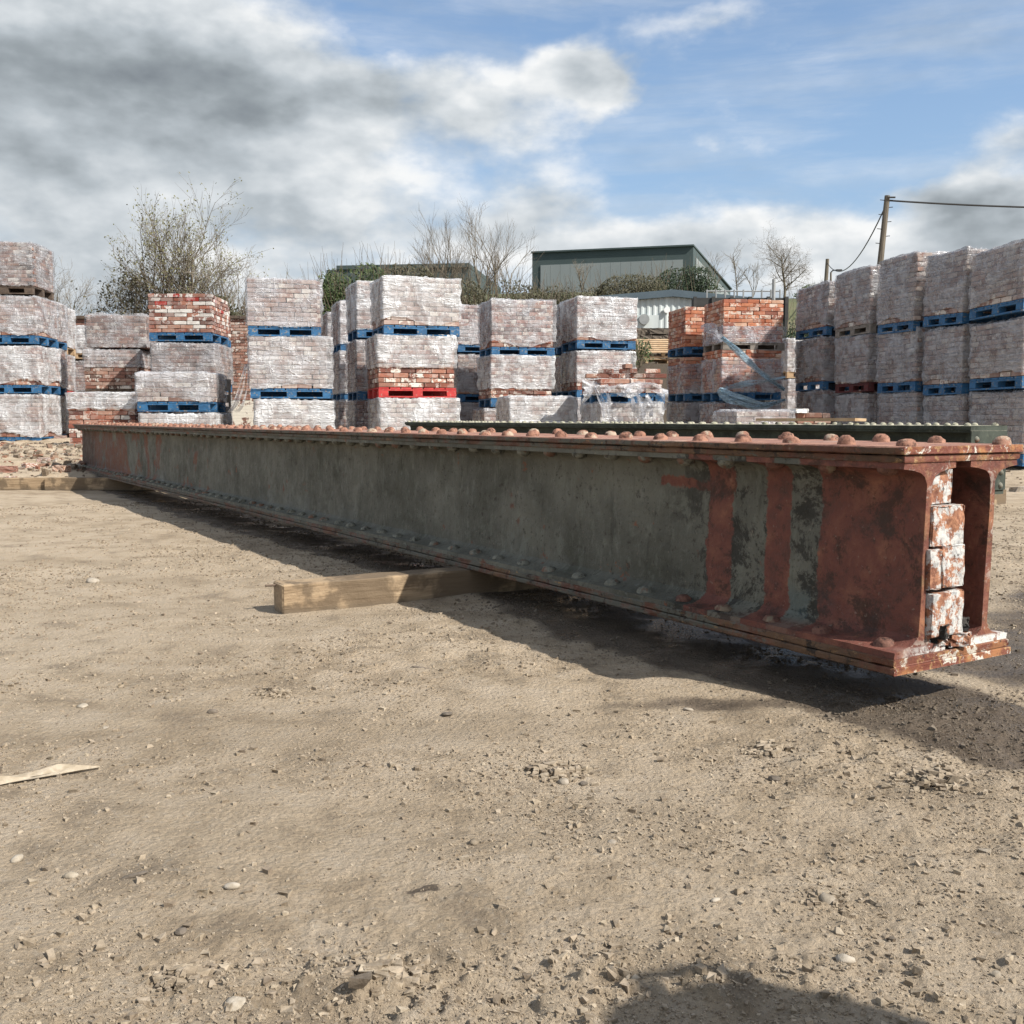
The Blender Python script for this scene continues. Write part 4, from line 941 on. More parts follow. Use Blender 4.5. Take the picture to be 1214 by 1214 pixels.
S(543, 19.6, [lay(417, 361, 'wrapped bricks', wrap=M_, brick='brick_red', sides='flr', w=1.0, expose=.06), lay(476, 419, 'wrapped bricks', wrap=D_, brick='brick_brown', sides='fl', w=1.0, expose=.05),
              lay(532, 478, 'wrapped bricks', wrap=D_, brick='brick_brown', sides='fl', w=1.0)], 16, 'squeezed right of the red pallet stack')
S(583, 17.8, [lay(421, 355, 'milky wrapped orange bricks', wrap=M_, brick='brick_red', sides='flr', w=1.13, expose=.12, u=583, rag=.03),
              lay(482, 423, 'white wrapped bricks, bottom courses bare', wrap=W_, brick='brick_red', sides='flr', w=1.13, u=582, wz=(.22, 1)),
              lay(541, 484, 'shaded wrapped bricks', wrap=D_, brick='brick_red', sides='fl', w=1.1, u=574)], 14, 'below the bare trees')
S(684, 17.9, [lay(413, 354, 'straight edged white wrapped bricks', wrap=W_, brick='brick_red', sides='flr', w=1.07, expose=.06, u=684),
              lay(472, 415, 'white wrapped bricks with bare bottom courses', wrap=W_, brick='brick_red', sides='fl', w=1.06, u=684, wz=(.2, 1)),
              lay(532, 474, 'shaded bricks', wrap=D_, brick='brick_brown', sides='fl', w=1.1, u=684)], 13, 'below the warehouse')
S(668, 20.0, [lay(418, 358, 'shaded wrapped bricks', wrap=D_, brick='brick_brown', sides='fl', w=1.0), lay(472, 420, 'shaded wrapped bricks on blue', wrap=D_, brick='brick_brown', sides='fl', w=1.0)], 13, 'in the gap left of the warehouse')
S(605, 15.2, [lay(552, 471, 'low white wrapped bricks', wrap=W_, brick='brick_pink', sides='flr', w=1.01, u=605)], 12, 'in front of the middle stack')
S(715, 14.4, [lay(478, 447, 'red bricks under torn film', brick='brick_red', sides='flr', w=.95, u=712, messy=.01, top=True),
              lay(552, 480, 'white wrapped bricks below the torn film', wrap=W_, brick='brick_pink', sides='flr', w=.91, u=712)], 12, 'with loose bricks on top')
S(812, 19.3, [lay(420, 362, 'bare orange bricks', brick='brick_orange', sides='fl', w=.95, u=812, dp=1.0, messy=.005),
              lay(475, 422, 'orange bricks in thin bluish film', wrap=T_, brick='brick_orange', sides='fl', w=.95, wz=(0, .8)),
              lay(533, 477, 'shaded wrapped orange bricks', wrap=D_, brick='brick_brown', sides='fl', w=.95)], 10, 'left behind the tallest orange bricks')
S(857, 18.0, [lay(415, 354, 'bare orange bricks filmed low', brick='brick_orange', sides='flr', w=1.14, u=857, wrap=T_, wz=(0, .36), pal='pal_grey', messy=.005),
              lay(474, 416, 'orange bricks in thin film', wrap=T_, brick='brick_orange', sides='flr', w=1.10, u=855, wz=(0, .78)),
              lay(533, 476, 'thinly wrapped bricks', wrap=T_, brick='brick_red', sides='flr', w=1.10, u=852)], 9, 'right of the pale shed')
S(933, 21.5, [lay(448, 403, 'pale bricks', wrap=W_, brick='brick_pink', pal='pal_wood', sides='fl', w=.9), lay(500, 450, 'pale bricks low down', wrap=M_, brick='brick_pink', pal='pal_wood', sides='fl', w=.9)], 5, 'in the gap right of the orange bricks')
# the row along the right, its shaded sides towards the yard
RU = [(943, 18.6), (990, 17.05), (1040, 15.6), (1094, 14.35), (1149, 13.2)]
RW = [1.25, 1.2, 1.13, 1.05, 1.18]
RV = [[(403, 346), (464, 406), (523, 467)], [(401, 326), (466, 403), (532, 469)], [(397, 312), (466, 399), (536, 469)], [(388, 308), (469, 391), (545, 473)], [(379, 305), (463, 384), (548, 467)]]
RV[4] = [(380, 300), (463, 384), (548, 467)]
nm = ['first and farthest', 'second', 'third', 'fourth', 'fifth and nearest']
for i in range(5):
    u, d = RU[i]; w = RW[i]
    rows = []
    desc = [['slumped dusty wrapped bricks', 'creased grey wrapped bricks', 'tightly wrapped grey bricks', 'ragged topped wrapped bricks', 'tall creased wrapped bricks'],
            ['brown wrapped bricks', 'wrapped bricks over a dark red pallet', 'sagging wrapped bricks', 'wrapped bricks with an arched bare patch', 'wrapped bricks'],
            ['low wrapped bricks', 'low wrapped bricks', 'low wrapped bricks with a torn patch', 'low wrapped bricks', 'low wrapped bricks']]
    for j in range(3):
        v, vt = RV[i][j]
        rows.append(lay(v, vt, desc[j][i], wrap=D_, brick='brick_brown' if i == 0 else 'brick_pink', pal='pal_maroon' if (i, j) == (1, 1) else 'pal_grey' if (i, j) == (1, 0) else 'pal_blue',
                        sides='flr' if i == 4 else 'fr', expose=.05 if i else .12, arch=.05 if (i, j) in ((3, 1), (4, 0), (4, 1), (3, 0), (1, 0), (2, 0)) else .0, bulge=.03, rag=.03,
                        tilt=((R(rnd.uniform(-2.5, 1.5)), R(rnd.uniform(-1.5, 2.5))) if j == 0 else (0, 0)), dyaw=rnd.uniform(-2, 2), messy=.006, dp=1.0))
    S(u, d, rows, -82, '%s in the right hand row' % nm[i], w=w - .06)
# more loads behind the row on the right so that its tops stand against something real
# ------------------------------------------------------------------ perimeter walls, sheds, warehouses
def poly_box(name, pts, z0, z1, mat, parent=None):
    n_ = len(pts); V = [(p[0], p[1], z0) for p in pts] + [(p[0], p[1], z1 if not isinstance(z1, list) else z1[i]) for i, p in enumerate(pts)]
    F = [tuple(range(n_ - 1, -1, -1)), tuple(range(n_, 2 * n_))] + [(i, (i + 1) % n_, (i + 1) % n_ + n_, i + n_) for i in range(n_)]
    o = link_mesh(name, V, F, mat, parent); bm = bmesh.new(); bm.from_mesh(o.data); bmesh.ops.recalc_face_normals(bm, faces=bm.faces); bm.to_mesh(o.data); bm.free(); return o
def mat_wall():
    m, n, bs, _ = material('flaking_whitewashed_brick'); p = n.pos(); x, y, z = n.sep(p)
    b = n.new('ShaderNodeTexBrick'); n.put(b.inputs['Vector'], n.comb(x, z, 0)); b.inputs['Scale'].default_value = 1
    b.inputs['Brick Width'].default_value = .225; b.inputs['Row Height'].default_value = .075; b.inputs['Mortar Size'].default_value = .006
    n.put(b.inputs['Color1'], (.14, .06, .045)); n.put(b.inputs['Color2'], (.20, .10, .075)); n.put(b.inputs['Mortar'], (.10, .085, .07))
    f = n.m('ADD', n.noise(p, 3.5, 8, .72), n.m('MULTIPLY', n.ss(z, 2.7, 1.4), .14))
    c = n.mix(n.ss(f, .56, .60), b.outputs[0], (.56, .53, .46)); c = n.mix(n.ss(n.noise(p, 8, 6, .7), .62, .70), c, (.09, .07, .05))
    finish(n, bs, c, .9, n.bump(n.m('SUBTRACT', 1, b.outputs[1]), .02, .6)); return m
MAT['wall'] = mat_wall()
# whitewashed yard wall on the left; its bricks show one by one only in the gap, where they are built
wx0, wx1 = at(-60, 400, 26).x, at(560, 400, 26).x
wt = at(280, 378, 26).z
wall = poly_box('yard_wall', [(wx0, 26), (wx1, 26), (wx1, 26.25), (wx0, 26.25)], -.1, wt, 'wall'); tag(wall, 'old brick yard wall with flaking whitewash seen in the gap between the stacks', 'wall')
ga, gb = at(258, 400, 26).x, at(300, 400, 26).x; st_, hd_ = BM['brick_brown']; k = 0
for c in range(int((wt - 1.0) / .075)):
    x = ga + (.11 if c % 2 else 0)
    while x < gb and k < 200:
        inst('brick', st_[k % 5], wall, (x, 26.04 - rnd.uniform(0, .014), wt - .04 - c * .075)); x += .225; k += 1
mb = MB(); x = wx0
while x < wx1 - .3: mb.box(x, x + .42, 25.93, 26.32, wt, wt + .07, .006); x += .43
mb.build('coping', 'pal_dark', wall)

# black boarded wall with a rail over it
D0 = 30.0
def bw(u, v, d=D0): return at(u, v, d)
a, b_ = bw(824, 353), bw(944, 345, 29)
bwall = empty('board_wall', (a.x, a.y, 0)); tag(bwall, 'black boarded retaining wall behind the bare orange bricks', 'wall')
L_ = b_.x - a.x; ztop = a.z
for r_ in range(17):
    mb = MB(); y = rnd.uniform(0, .02); mb.box(0, L_, y, y + .05, ztop - .25 * (r_ + 1) + .012, ztop - .25 * r_, .004)
    mb.build('board', 'black_wall', bwall)
for i in range(6):
    mb = MB(); mb.box(L_ * i / 5 - .05, L_ * i / 5 + .05, -.05, .01, 0, ztop + .03, .003); mb.build('post', 'black_wall', bwall)
mb = MB(); mb.box(-.05, L_, .06, .3, -.2, ztop - .02); mb.build('backing', 'black_wall', bwall)
rail = empty('railing', (at(838, 352, 33).x, 33, hill_z(np.array(0.), np.array(33.)) * 0 + ztop - .2)); tag(rail, 'thin galvanised railing above the black boarded wall', 'railing')
Lr = at(925, 340, 33).x - rail.location.x
for zz in (.75, .42): mb = MB(); mb.tube([(0, 0, zz), (Lr, 0, zz)], .022, 5); mb.build('rail', 'galv', rail)
for i in range(9): mb = MB(); mb.tube([(Lr * i / 8, 0, -2.5), (Lr * i / 8, 0, .8)], .028, 5); mb.build('post', 'galv', rail)
p = at(916, 400, 29.0); mb = MB(); mb.tube([(0, 0, -1), (0, 0, at(916, 331, 29).z - p.z)], .05, 8); o = mb.build('post', 'galv'); o.location = p; tag(o, 'single dark steel post standing in front of the black boarded wall', 'post')

# shed
shed = empty('shed', at(757, 400, 34)); tag(shed, 'low pale corrugated shed with slate blue roof left of the orange bricks', 'shed')
sx, sy, sz = shed.location; xr = at(880, 400, 34).x - sx; zr = lambda v: at(757, v, 34).z - sz
xl = at(700, 400, 34).x - sx; xa = at(797, 350, 34).x - sx
mb = MB(); x = xl; wtop = lambda x: zr(361) + (zr(352) - zr(361)) * (1 - abs(x - xa) / (xa - xl if x < xa else xr - xa))
V = []; F = []; i = 0
while x < xr:      # pressed ribs
    for (dx, dy) in ((0, 0), (.05, -.03), (.10, -.03), (.15, 0)): V += [(x + dx, dy, -1.2), (x + dx, dy, wtop(min(x + dx, xr)))]
    x += .2
F = [(2 * k, 2 * k + 2, 2 * k + 3, 2 * k + 1) for k in range(len(V) // 2 - 1)]
link_mesh('wall', V, F, 'shed_wall', shed)
for (xA, xB, zA, zB) in ((xl - .2, xa, zr(361), zr(352)), (xa, xr + .2, zr(352), zr(361))):
    V = [(xA, -.18, zA), (xB, -.18, zB), (xB, -.18, zB + .22), (xA, -.18, zA + .22), (xA, 7, zA), (xB, 7, zB), (xB, 7, zB + .22), (xA, 7, zA + .22)]
    link_mesh('roof', V, [(0, 1, 2, 3), (5, 4, 7, 6), (3, 2, 6, 7), (1, 0, 4, 5), (0, 3, 7, 4), (1, 5, 6, 2)], 'shed_roof', shed)
def disc(name, c, r, t, mat, parent):
    mb = MB(); mb.tube([Vector(c), Vector(c) + Vector((0, -t, 0))], r, 16); return mb.build(name, mat, parent)
def rel(u, v): p = at(u, v, 34); return (p.x - sx, -.06, p.z - sz)
disc('alarm_box', rel(790, 368), .10, .1, 'white_paint', shed); disc('vent_fan', rel(763, 379), .17, .12, 'galv', shed)
c0 = rel(768, 384); mb = MB(); mb.box(c0[0] - .45, c0[0] + .35, -.07, -.04, c0[2] - .4, c0[2] + .28, .002); mb.build('door', 'shed_wall', shed)
# dry stone wall, crates and weeds below the shed
sw = empty('stone_wall', (at(752, 405, 27).x, 27, 0)); tag(sw, 'dry stone wall at the foot of the pale shed', 'wall')
k = 0
for r_ in range(14):
    x = rnd.uniform(-.1, 0); zz = at(752, 389, 27).z - .17 - r_ * .17
    while x < 1.9:
        w_ = rnd.uniform(.18, .34); rough_block('stone', w_, .3, .155, (x + w_ / 2, rnd.uniform(0, .05), zz + .08), 'dark_stone', 0, 500 + k, sw, .12); x += w_ + .01; k += 1
mb = MB(); mb.box(-.2, 2.0, .1, .5, 0, at(752, 391, 27).z); mb.build('core', 'dark_stone', sw)
def flat_pallet(loc, rx, rz, label, mat='pal_wood', w=1.2, h=1.0):
    r0 = empty('pallet', loc, rot=(rx, 0, rz)); tag(r0, label, 'pallet', 'loose wooden pallets')
    for i in range(7): inst('board', PB[mat], r0, (0, i * h / 7, .12))
    for i in range(3):
        inst('bearer', PR[mat], r0, (.05 + i * (w - .1) / 2, 0, .03)); inst('board', PB[mat], r0, (0, i * (h - .1) / 2, 0))
    return r0
PB, PR = {}, {}
for q in ('pal_wood', 'pal_grey', 'pal_dark'):
    mb = MB(); mb.box(0, 1.2, 0, .1, 0, .02, .003); me = bpy.data.meshes.new('board'); me.from_pydata(mb.v, [], mb.f); me.materials.append(MAT[q]); PB[q] = me
    mb = MB(); mb.box(-.04, .04, 0, 1.0, 0, .085, .003); me = bpy.data.meshes.new('bearer'); me.from_pydata(mb.v, [], mb.f); me.materials.append(MAT[q]); PR[q] = me
p = at(762, 432, 25.2)
mb = MB(); mb.box(-.6, 1.6, -.2, 1.6, -.5, p.z - .01, .03); o = mb.build('earth_bank', 'dark_stone'); o.location = (p.x, p.y, 0); o['kind'] = 'structure'
flat_pallet((p.x + .05, p.y, p.z), 0, .1, 'pale wooden pallet lowest of the two below the stone wall')
flat_pallet((p.x - .1, p.y + .05, p.z + .16), R(24), -.05, 'pale wooden pallet tilted on another one below the stone wall')
p = at(246, 548, 15.9); flat_pallet((p.x, p.y, p.z), R(90), .15, 'grey wooden pallet stood on edge beside the small blue pallet load', 'pal_grey') .scale = (.32, 1.28, 1)

# warehouses on the rise
def warehouse():
    A, B, C = at(631, 300, 150), at(822, 292, 144), at(866, 341, 192)
    zt = B.z; zb = 6.0; w0 = empty('warehouse', (A.x, A.y, 0)); tag(w0, 'large slate and silver clad warehouse on the rise behind the hedge', 'warehouse')
    rl = lambda p: (p[0] - A.x, p[1] - A.y)
    a, b, c = rl(A), rl(B), rl(C); d = (a[0] + c[0] - b[0], a[1] + c[1] - b[1])
    poly_box('wall', [a, b, c, d], zb, zt, 'clad_dark', w0)
    def onf(p, q, s, off):
        nx, ny = (q[1] - p[1]), -(q[0] - p[0]); l = math.hypot(nx, ny); return (p[0] + (q[0] - p[0]) * s + nx / l * off, p[1] + (q[1] - p[1]) * s + ny / l * off)
    def panel(p, q, s0, s1, z0, z1, mat, off=.12):
        P = [onf(p, q, s0, off), onf(p, q, s1, off)]; V = [(P[0][0], P[0][1], z0), (P[1][0], P[1][1], z0), (P[1][0], P[1][1], z1), (P[0][0], P[0][1], z1)]
        P2 = [onf(p, q, s0, 0.01), onf(p, q, s1, 0.01)]; V += [(P2[0][0], P2[0][1], z0), (P2[1][0], P2[1][1], z0), (P2[1][0], P2[1][1], z1), (P2[0][0], P2[0][1], z1)]
        link_mesh('panel', V, [(0, 1, 2, 3), (3, 2, 6, 7), (1, 5, 6, 2), (0, 3, 7, 4), (1, 0, 4, 5)], mat, w0)
    zp = zt - 1.75
    for i in range(14): panel(a, b, .055 + i * .0632, .055 + (i + 1) * .0632 - .0012, zb, zp, 'clad_light')
    for i in range(10): panel(b, c, .05 + i * .095, .05 + (i + 1) * .095 - .004, zb, zt - 1.2, 'clad_light')
    V = []; 
    o = poly_box('parapet_cap', [onf(a, b, -.004, .35), onf(a, b, 1.004, .35), onf(b, c, 1, .35), d], zt, zt + .22, 'clad_dark', w0)
warehouse()
def warehouse2():
    A, B, C = at(387, 320, 120), at(556, 315, 118), at(594, 336, 140)
    zt = A.z; w0 = empty('warehouse', (A.x, A.y, 0)); tag(w0, 'lower dark grey flat roofed warehouse behind the green bush', 'warehouse')
    rl = lambda p: (p[0] - A.x, p[1] - A.y); a, b, c = rl(A), rl(B), rl(C); d = (a[0] + c[0] - b[0], a[1] + c[1] - b[1])
    poly_box('wall', [a, b, c, d], 3, zt, 'clad_dark', w0)
    e = [(a[0] + 1.2, a[1] - .3), (b[0], b[1] - .3), (c[0], c[1]), (d[0], d[1])]; poly_box('parapet', e, zt + .003, zt + .45, 'clad_dark', w0)
    for i in range(5):
        s0, s1 = .42 + i * .11, .42 + (i + 1) * .11 - .004
        P = [(a[0] + (b[0] - a[0]) * s0, a[1] + (b[1] - a[1]) * s0), (a[0] + (b[0] - a[0]) * s1, a[1] + (b[1] - a[1]) * s1)]
        poly_box('panel', [(P[0][0], P[0][1] - .12), (P[1][0], P[1][1] - .12), (P[1][0], P[1][1] - .01), (P[0][0], P[0][1] - .01)], 3, zt - 1.6, 'clad_light', w0)
warehouse2()

# poles, lamp and cables
def pole(name, ub, vb, ut, vt, d, r0, r1, label, cat):
    b, t = at(ub, vb, d), at(ut, vt, d); b2 = b + (b - t) * 1.2; o = empty(name, b2); tag(o, label, cat)
    mb = MB(); mb.tube([(0, 0, 0), (t - b2) * .5, t - b2], [r0, (r0 + r1) / 2, r1], 10); mb.build('shaft', 'pole', o); return o, b2, t
P1, b1_, t1 = pole('utility_pole', 1043, 318, 1052, 232, 34, .115, .085, 'leaning wooden utility pole above the row of stacks on the right', 'pole')
for i in range(7):
    q = (t1 - b1_) * (1 - .03 - .045 * i) ; sd = (.22 if i % 2 else -.22); mb = MB(); mb.tube([q, q + Vector((sd, 0, .02))], .012, 4); mb.build('step_iron', 'wire', P1)
mb = MB(); q = (t1 - b1_) * .985; mb.tube([q + Vector((-.02, -.12, 0)), q + Vector((.22, -.12, 0))], .03, 6); mb.build('insulator', 'wire', P1)
P2, b2_, t2 = pole('utility_pole', 979, 338, 981, 307, 62, .14, .10, 'small distant utility pole left of the leaning one', 'pole')
L0, b3_, t3 = pole('street_lamp', 985, 338, 985, 323, 60, .07, .05, 'thin street lamp beside the distant utility pole', 'street lamp')
mb = MB(); q = t3 - b3_; mb.tube([q, q + Vector((.12, 0, .12)), q + Vector((.45, 0, .14))], .04, 6); mb.build('arm', 'wire', L0)
mb = MB(); mb.box(q.x + .3, q.x + .62, q.y - .1, q.y + .1, q.z + .08, q.z + .17); mb.build('lamp_head', 'wire', L0)
def cable(a, b, sag, label, r=.022):
    mb = MB(); n_ = 18; mb.tube([a.lerp(b, i / n_) + Vector((0, 0, -sag * 4 * (i / n_) * (1 - i / n_))) for i in range(n_ + 1)], r, 5); o = mb.build('cable', 'wire'); tag(o, label, 'cable', 'overhead cables')
cable(t1 + Vector((.0, 0, -.15)), at(1420, 247, 31), .10, 'overhead cable running from the leaning pole out to the right', .030)
cable(t1 + Vector((-.1, 0, -.45)), at(981, 312, 62), 1.1, 'thin overhead cable sagging from the leaning pole to the distant pole', .022)

# ------------------------------------------------------------------ trees and shrubs
def tree(loc, H, label, spread=.5, stems=1, seed=1, levels=5, mat='twig', leaf=None, nleaf=0, up=.25, kids=(4, 4, 4, 3), lenr=.62, base_r=None, leafs=.05, cat='tree', group='trees beyond the yard', wig=.12, name='bare_tree', first=.3):
    r_ = random.Random(seed); root = empty(name, loc); tag(root, label, cat, group)
    tr, cw = MB(), MB(); tips = []
    def grow(p, d, L, r0, lv):
        n_ = 5 if lv < 2 else 3; pts_ = [p]; rad = [r0]; q = Vector(p); dd = Vector(d)
        for i in range(n_):
            dd = (dd + Vector((r_.gauss(0, wig), r_.gauss(0, wig), r_.gauss(0, wig) + up * .12))).normalized(); q = q + dd * L / n_; pts_.append(q.copy()); rad.append(r0 * (1 - .62 * (i + 1) / n_))
        (tr if lv <= 1 else cw).tube(pts_, rad, 6 if lv == 0 else 4 if lv == 1 else 3, cap=False)
        if lv >= levels - 2:
            for i in range(1, n_ + 1): tips.append(pts_[i])
        if lv < levels - 1:
            nk = kids[min(lv, len(kids) - 1)]
            for i in range(nk + 1):
                f = first + (1 - first) * (i + r_.random() * .6) / (nk + .6); f = min(f, .999); j = int(f * n_); c = pts_[j].lerp(pts_[j + 1], f * n_ - j)
                ax = (pts_[j + 1] - pts_[j]).normalized(); o1 = ax.orthogonal().normalized(); o1.rotate(Matrix.Rotation(r_.uniform(0, 6.28), 3, ax))
                nd = (ax * (1 - spread * r_.uniform(.6, 1.2)) + o1 * spread * r_.uniform(.8, 1.3) + Vector((0, 0, up))).normalized()
                grow(c, nd, L * lenr * r_.uniform(.75, 1.15) * (1 - .35 * f + .15), max(rad[j] * .55, .0045), lv + 1)
    for s_ in range(stems):
        a = 6.28 * s_ / stems + r_.random(); tl = .0 if stems == 1 else r_.uniform(.08, .36)
        grow(Vector((0, 0, 0)), Vector((math.cos(a) * tl, math.sin(a) * tl, 1)).normalized(), H * (.62 if stems == 1 else .66) * r_.uniform(.85, 1.1), base_r or H * .017, 0 if stems == 1 else 0)
    tr.build('trunk', 'bark', root, smooth=True)
    cw.build('crown', mat, root)
    if leaf:
        V, F = [], []
        for i in range(nleaf):
            t_ = tips[r_.randrange(len(tips))] + Vector((r_.gauss(0, .05), r_.gauss(0, .05), r_.gauss(0, .05))); a = Vector((r_.gauss(0, 1), r_.gauss(0, 1), r_.gauss(0, 1))).normalized(); b = a.orthogonal().normalized()
            s_ = leafs * r_.uniform(.6, 1.3); k = len(V); V += [t_ - a * s_, t_ + b * s_ * .5, t_ + a * s_, t_ - b * s_ * .5]; F.append((k, k + 1, k + 2, k + 3))
        o = link_mesh('leaves', V, F, leaf, root)
    return root
def tpos(u, d, v=None): p = at(u, v or 400, d); return (p.x, p.y, p.z) if v else (p.x, p.y, float(hill_z(np.array(p.x), np.array(p.y))))
tree(tpos(210, 30, 440), 4.55, 'tall many stemmed tree coming into yellow green bud on the left', .40, 7, 3, 4, 'twig', 'leaf_bud', 2800, .14, (6, 5, 4), .60, .055, .036, first=.25, wig=.09, name='budding_tree')
tree(tpos(272, 31, 440), 3.9, 'finer twiggy tree to the right of the budding tree', .45, 5, 8, 4, 'twig_pale', 'leaf_bud', 400, .22, (5, 5, 4), .58, .045, .03)
tree(tpos(158, 30, 430), 3.0, 'dark dense shrub at the foot of the budding tree', .6, 6, 9, 4, 'twig', 'leaf_olive', 1500, .1, (5, 5, 4), .6, .03, .05, cat='shrub', name='dark_shrub')
tree(tpos(70, 33, 425), 2.9, 'spiky bare shrub at far left behind the stacks', .5, 7, 12, 4, 'twig_pale', None, 0, .2, (4, 4, 3), .6, .03, cat='shrub', name='bare_shrub')
tree(tpos(522, 44, 420), 5.7, 'bare upright tree with pale branches left of the warehouse', .36, 4, 21, 4, 'twig', None, 0, .26, (5, 5, 4), .58, .06)
tree(tpos(574, 44, 420), 6.0, 'bare many branched tree touching the left side of the warehouse', .38, 5, 23, 4, 'twig', None, 0, .26, (5, 5, 4), .58, .06)
tree(tpos(874, 72, 352), 5.4, 'slender bare tree standing right of the warehouse', .55, 1, 37, 4, 'twig_pale', None, 0, .08, (15, 7, 4), .36, .05, first=.12, wig=.05)
tree(tpos(930, 72, 355), 4.7, 'round crowned bare tree on the skyline above the orange bricks', .68, 1, 33, 5, 'twig', None, 0, .12, (9, 6, 5, 4), .64, .10, first=.15, wig=.08)
for i, (u, v, H) in enumerate(((846, 352, 3.0), (893, 352, 2.6), (690, 345, 1.7))):
    tree(tpos(u, 66 if i in (0, 1) else 50, v), H, ['thin bare sapling beside the right corner of the warehouse', 'thin bare sapling between the two skyline trees', 'small bare sapling in front of the warehouse'][i], .42, 3, 50 + i, 4, 'twig_pale', None, 0, .2, (4, 4, 3), .55, .03)
def bush(u0, u1, vt, vb, d, label, leaf, n_, seed, size=.07, dep=2.0, name='bush', twigs=True):
    r_ = random.Random(seed); c = at((u0 + u1) / 2, vb, d); W = (u1 - u0) / FPX * d; Hh = at(u0, vt, d).z - c.z
    root = empty(name, c); tag(root, label, 'bush', 'bushes beyond the yard')
    cl = [(r_.uniform(-.5, .5) * W, r_.uniform(-.5, .5) * dep, Hh * r_.uniform(.1, .9)) for _ in range(max(12, int(W * 9)))]
    V, F = [], []
    for i in range(n_):
        cx, cy, cz = cl[r_.randrange(len(cl))]; s_ = .36 * min(1, Hh / 2.2)
        x, y, z = cx + r_.gauss(0, s_), cy + r_.gauss(0, s_), cz + r_.gauss(0, s_ * .8)
        z = min(z, Hh * (1.02 - .35 * (2 * x / W) ** 4)) if abs(x) < W * .62 else -9
        if z < -.5: continue
        p = Vector((x, y, z)); a = Vector((r_.gauss(0, 1), r_.gauss(0, 1), r_.gauss(0, 1))).normalized(); b = a.orthogonal().normalized(); q = size * r_.uniform(.6, 1.4); k = len(V)
        V += [p - a * q, p + b * q * .6, p + a * q, p - b * q * .6]; F.append((k, k + 1, k + 2, k + 3))
    link_mesh('leaves', V, F, leaf, root)
    mb = MB()
    for i in range(int(W * 26) if twigs else 6):
        x = r_.uniform(-.5, .5) * W; p = Vector((x, r_.uniform(-.5, .5) * dep, 0)); pts_ = [p]; q = Vector((r_.gauss(0, .18), r_.gauss(0, .18), 1)).normalized()
        for j in range(4): q = (q + Vector((r_.gauss(0, .12), r_.gauss(0, .12), 0))).normalized(); p = p + q * Hh * .29 * r_.uniform(.7, 1.3); pts_.append(p)
        mb.tube(pts_, [.022, .018, .013, .008, .004], 3, False)
    mb.build('branches', 'twig', root)
bush(378, 470, 318, 400, 38, 'green leafy bush in front of the lower warehouse', 'leaf_green', 9000, 1, .06)
bush(440, 520, 316, 400, 40, 'green bush behind the red pallet stack', 'leaf_olive', 7000, 2, .06)
bush(505, 575, 334, 400, 42, 'brownish scrub beneath the bare upright tree', 'leaf_olive', 4500, 3, .05)
bush(565, 648, 338, 395, 43, 'brownish scrub at the left foot of the warehouse', 'leaf_olive', 6500, 4, .05)
bush(638, 720, 338, 390, 44, 'olive scrub before the left half of the warehouse', 'leaf_olive', 9000, 5, .042)
bush(705, 790, 331, 388, 44, 'olive and green scrub before the right half of the warehouse', 'leaf_olive', 9500, 6, .045)
bush(775, 846, 320, 372, 45, 'dark evergreen bush at the right corner of the warehouse', 'leaf_dark', 9000, 7, .05)
bush(945, 1000, 338, 372, 60, 'low green bush on the skyline right of the black wall', 'leaf_green', 2500, 8, .08)
bush(925, 962, 372, 470, 25, 'dark ivy filling the gap right of the orange bricks', 'leaf_dark', 3500, 9, .045, 1.0)
bush(752, 770, 402, 436, 24.6, 'small fresh green weeds beside the wooden pallets', 'leaf_green', 500, 10, .03, .4, 'weeds', False)
bush(220, 300, 352, 392, 29, 'dark undergrowth behind the whitewashed wall', 'leaf_olive', 3500, 11, .05)
bush(60, 175, 376, 420, 29, 'low dark undergrowth beyond the far left stacks', 'leaf_olive', 3500, 12, .05)

# ------------------------------------------------------------------ loose film, loose bricks and other small things
def ribbon(label, P, width, mat, n_=7, seed=1, name='loose_film', spread=.04, twist=2.5):
    """a bundle of stretched film strands hung through the points P"""
    r_ = random.Random(seed); P = [Vector(p) for p in P]; mb = MB(); K = 16
    def cr(t):
        x = t * (len(P) - 1); i = min(int(x), len(P) - 2); f = x - i; a = P[max(i - 1, 0)]; b = P[i]; c = P[i + 1]; d = P[min(i + 2, len(P) - 1)]
        return .5 * ((2 * b) + (c - a) * f + (2 * a - 5 * b + 4 * c - d) * f * f + (3 * b - a - 3 * c + d) * f ** 3)
    for s_ in range(n_):
        o1 = Vector((r_.gauss(0, spread), r_.gauss(0, spread * .4), r_.gauss(0, spread))); ph = r_.uniform(0, 6); V = []
        for k in range(K + 1):
            t = k / K; c = cr(t) + o1 * math.sin(math.pi * min(1, t * 1.15 + .05)); d = (cr(min(1, t + .02)) - cr(max(0, t - .02))).normalized(); u_ = d.cross(Vector((0, 1, 0))).normalized()
            a = u_ * math.cos(ph + t * twist) + Vector((0, 1, 0)) * math.sin(ph + t * twist); w_ = width * (.6 + .4 * math.sin(t * 9 + ph)); V += [c - a * w_, c, c + a * w_ + Vector((0, .3 * w_, 0))]
        mb.add(V, [(3 * k + j, 3 * k + j + 1, 3 * k + j + 4, 3 * k + j + 3) for k in range(K) for j in (0, 1)])
    o = mb.build(name, mat, smooth=True); tag(o, label, 'plastic film', 'loose ends of plastic film'); return o
d = 17.75
ribbon('bluish film strand stretched diagonally across the bare orange bricks', [at(856, 400, d), at(872, 414, d - .1), at(905, 444, d - .1), at(930, 462, d + .1)], .045, 'film_blue', 9, 1, spread=.05)
ribbon('bluish film strand sagging across the pallet below the orange bricks', [at(853, 461, d - .2), at(876, 474, d - .3), at(905, 480, d - .2), at(931, 474, d)], .045, 'film_blue', 9, 2, spread=.05)
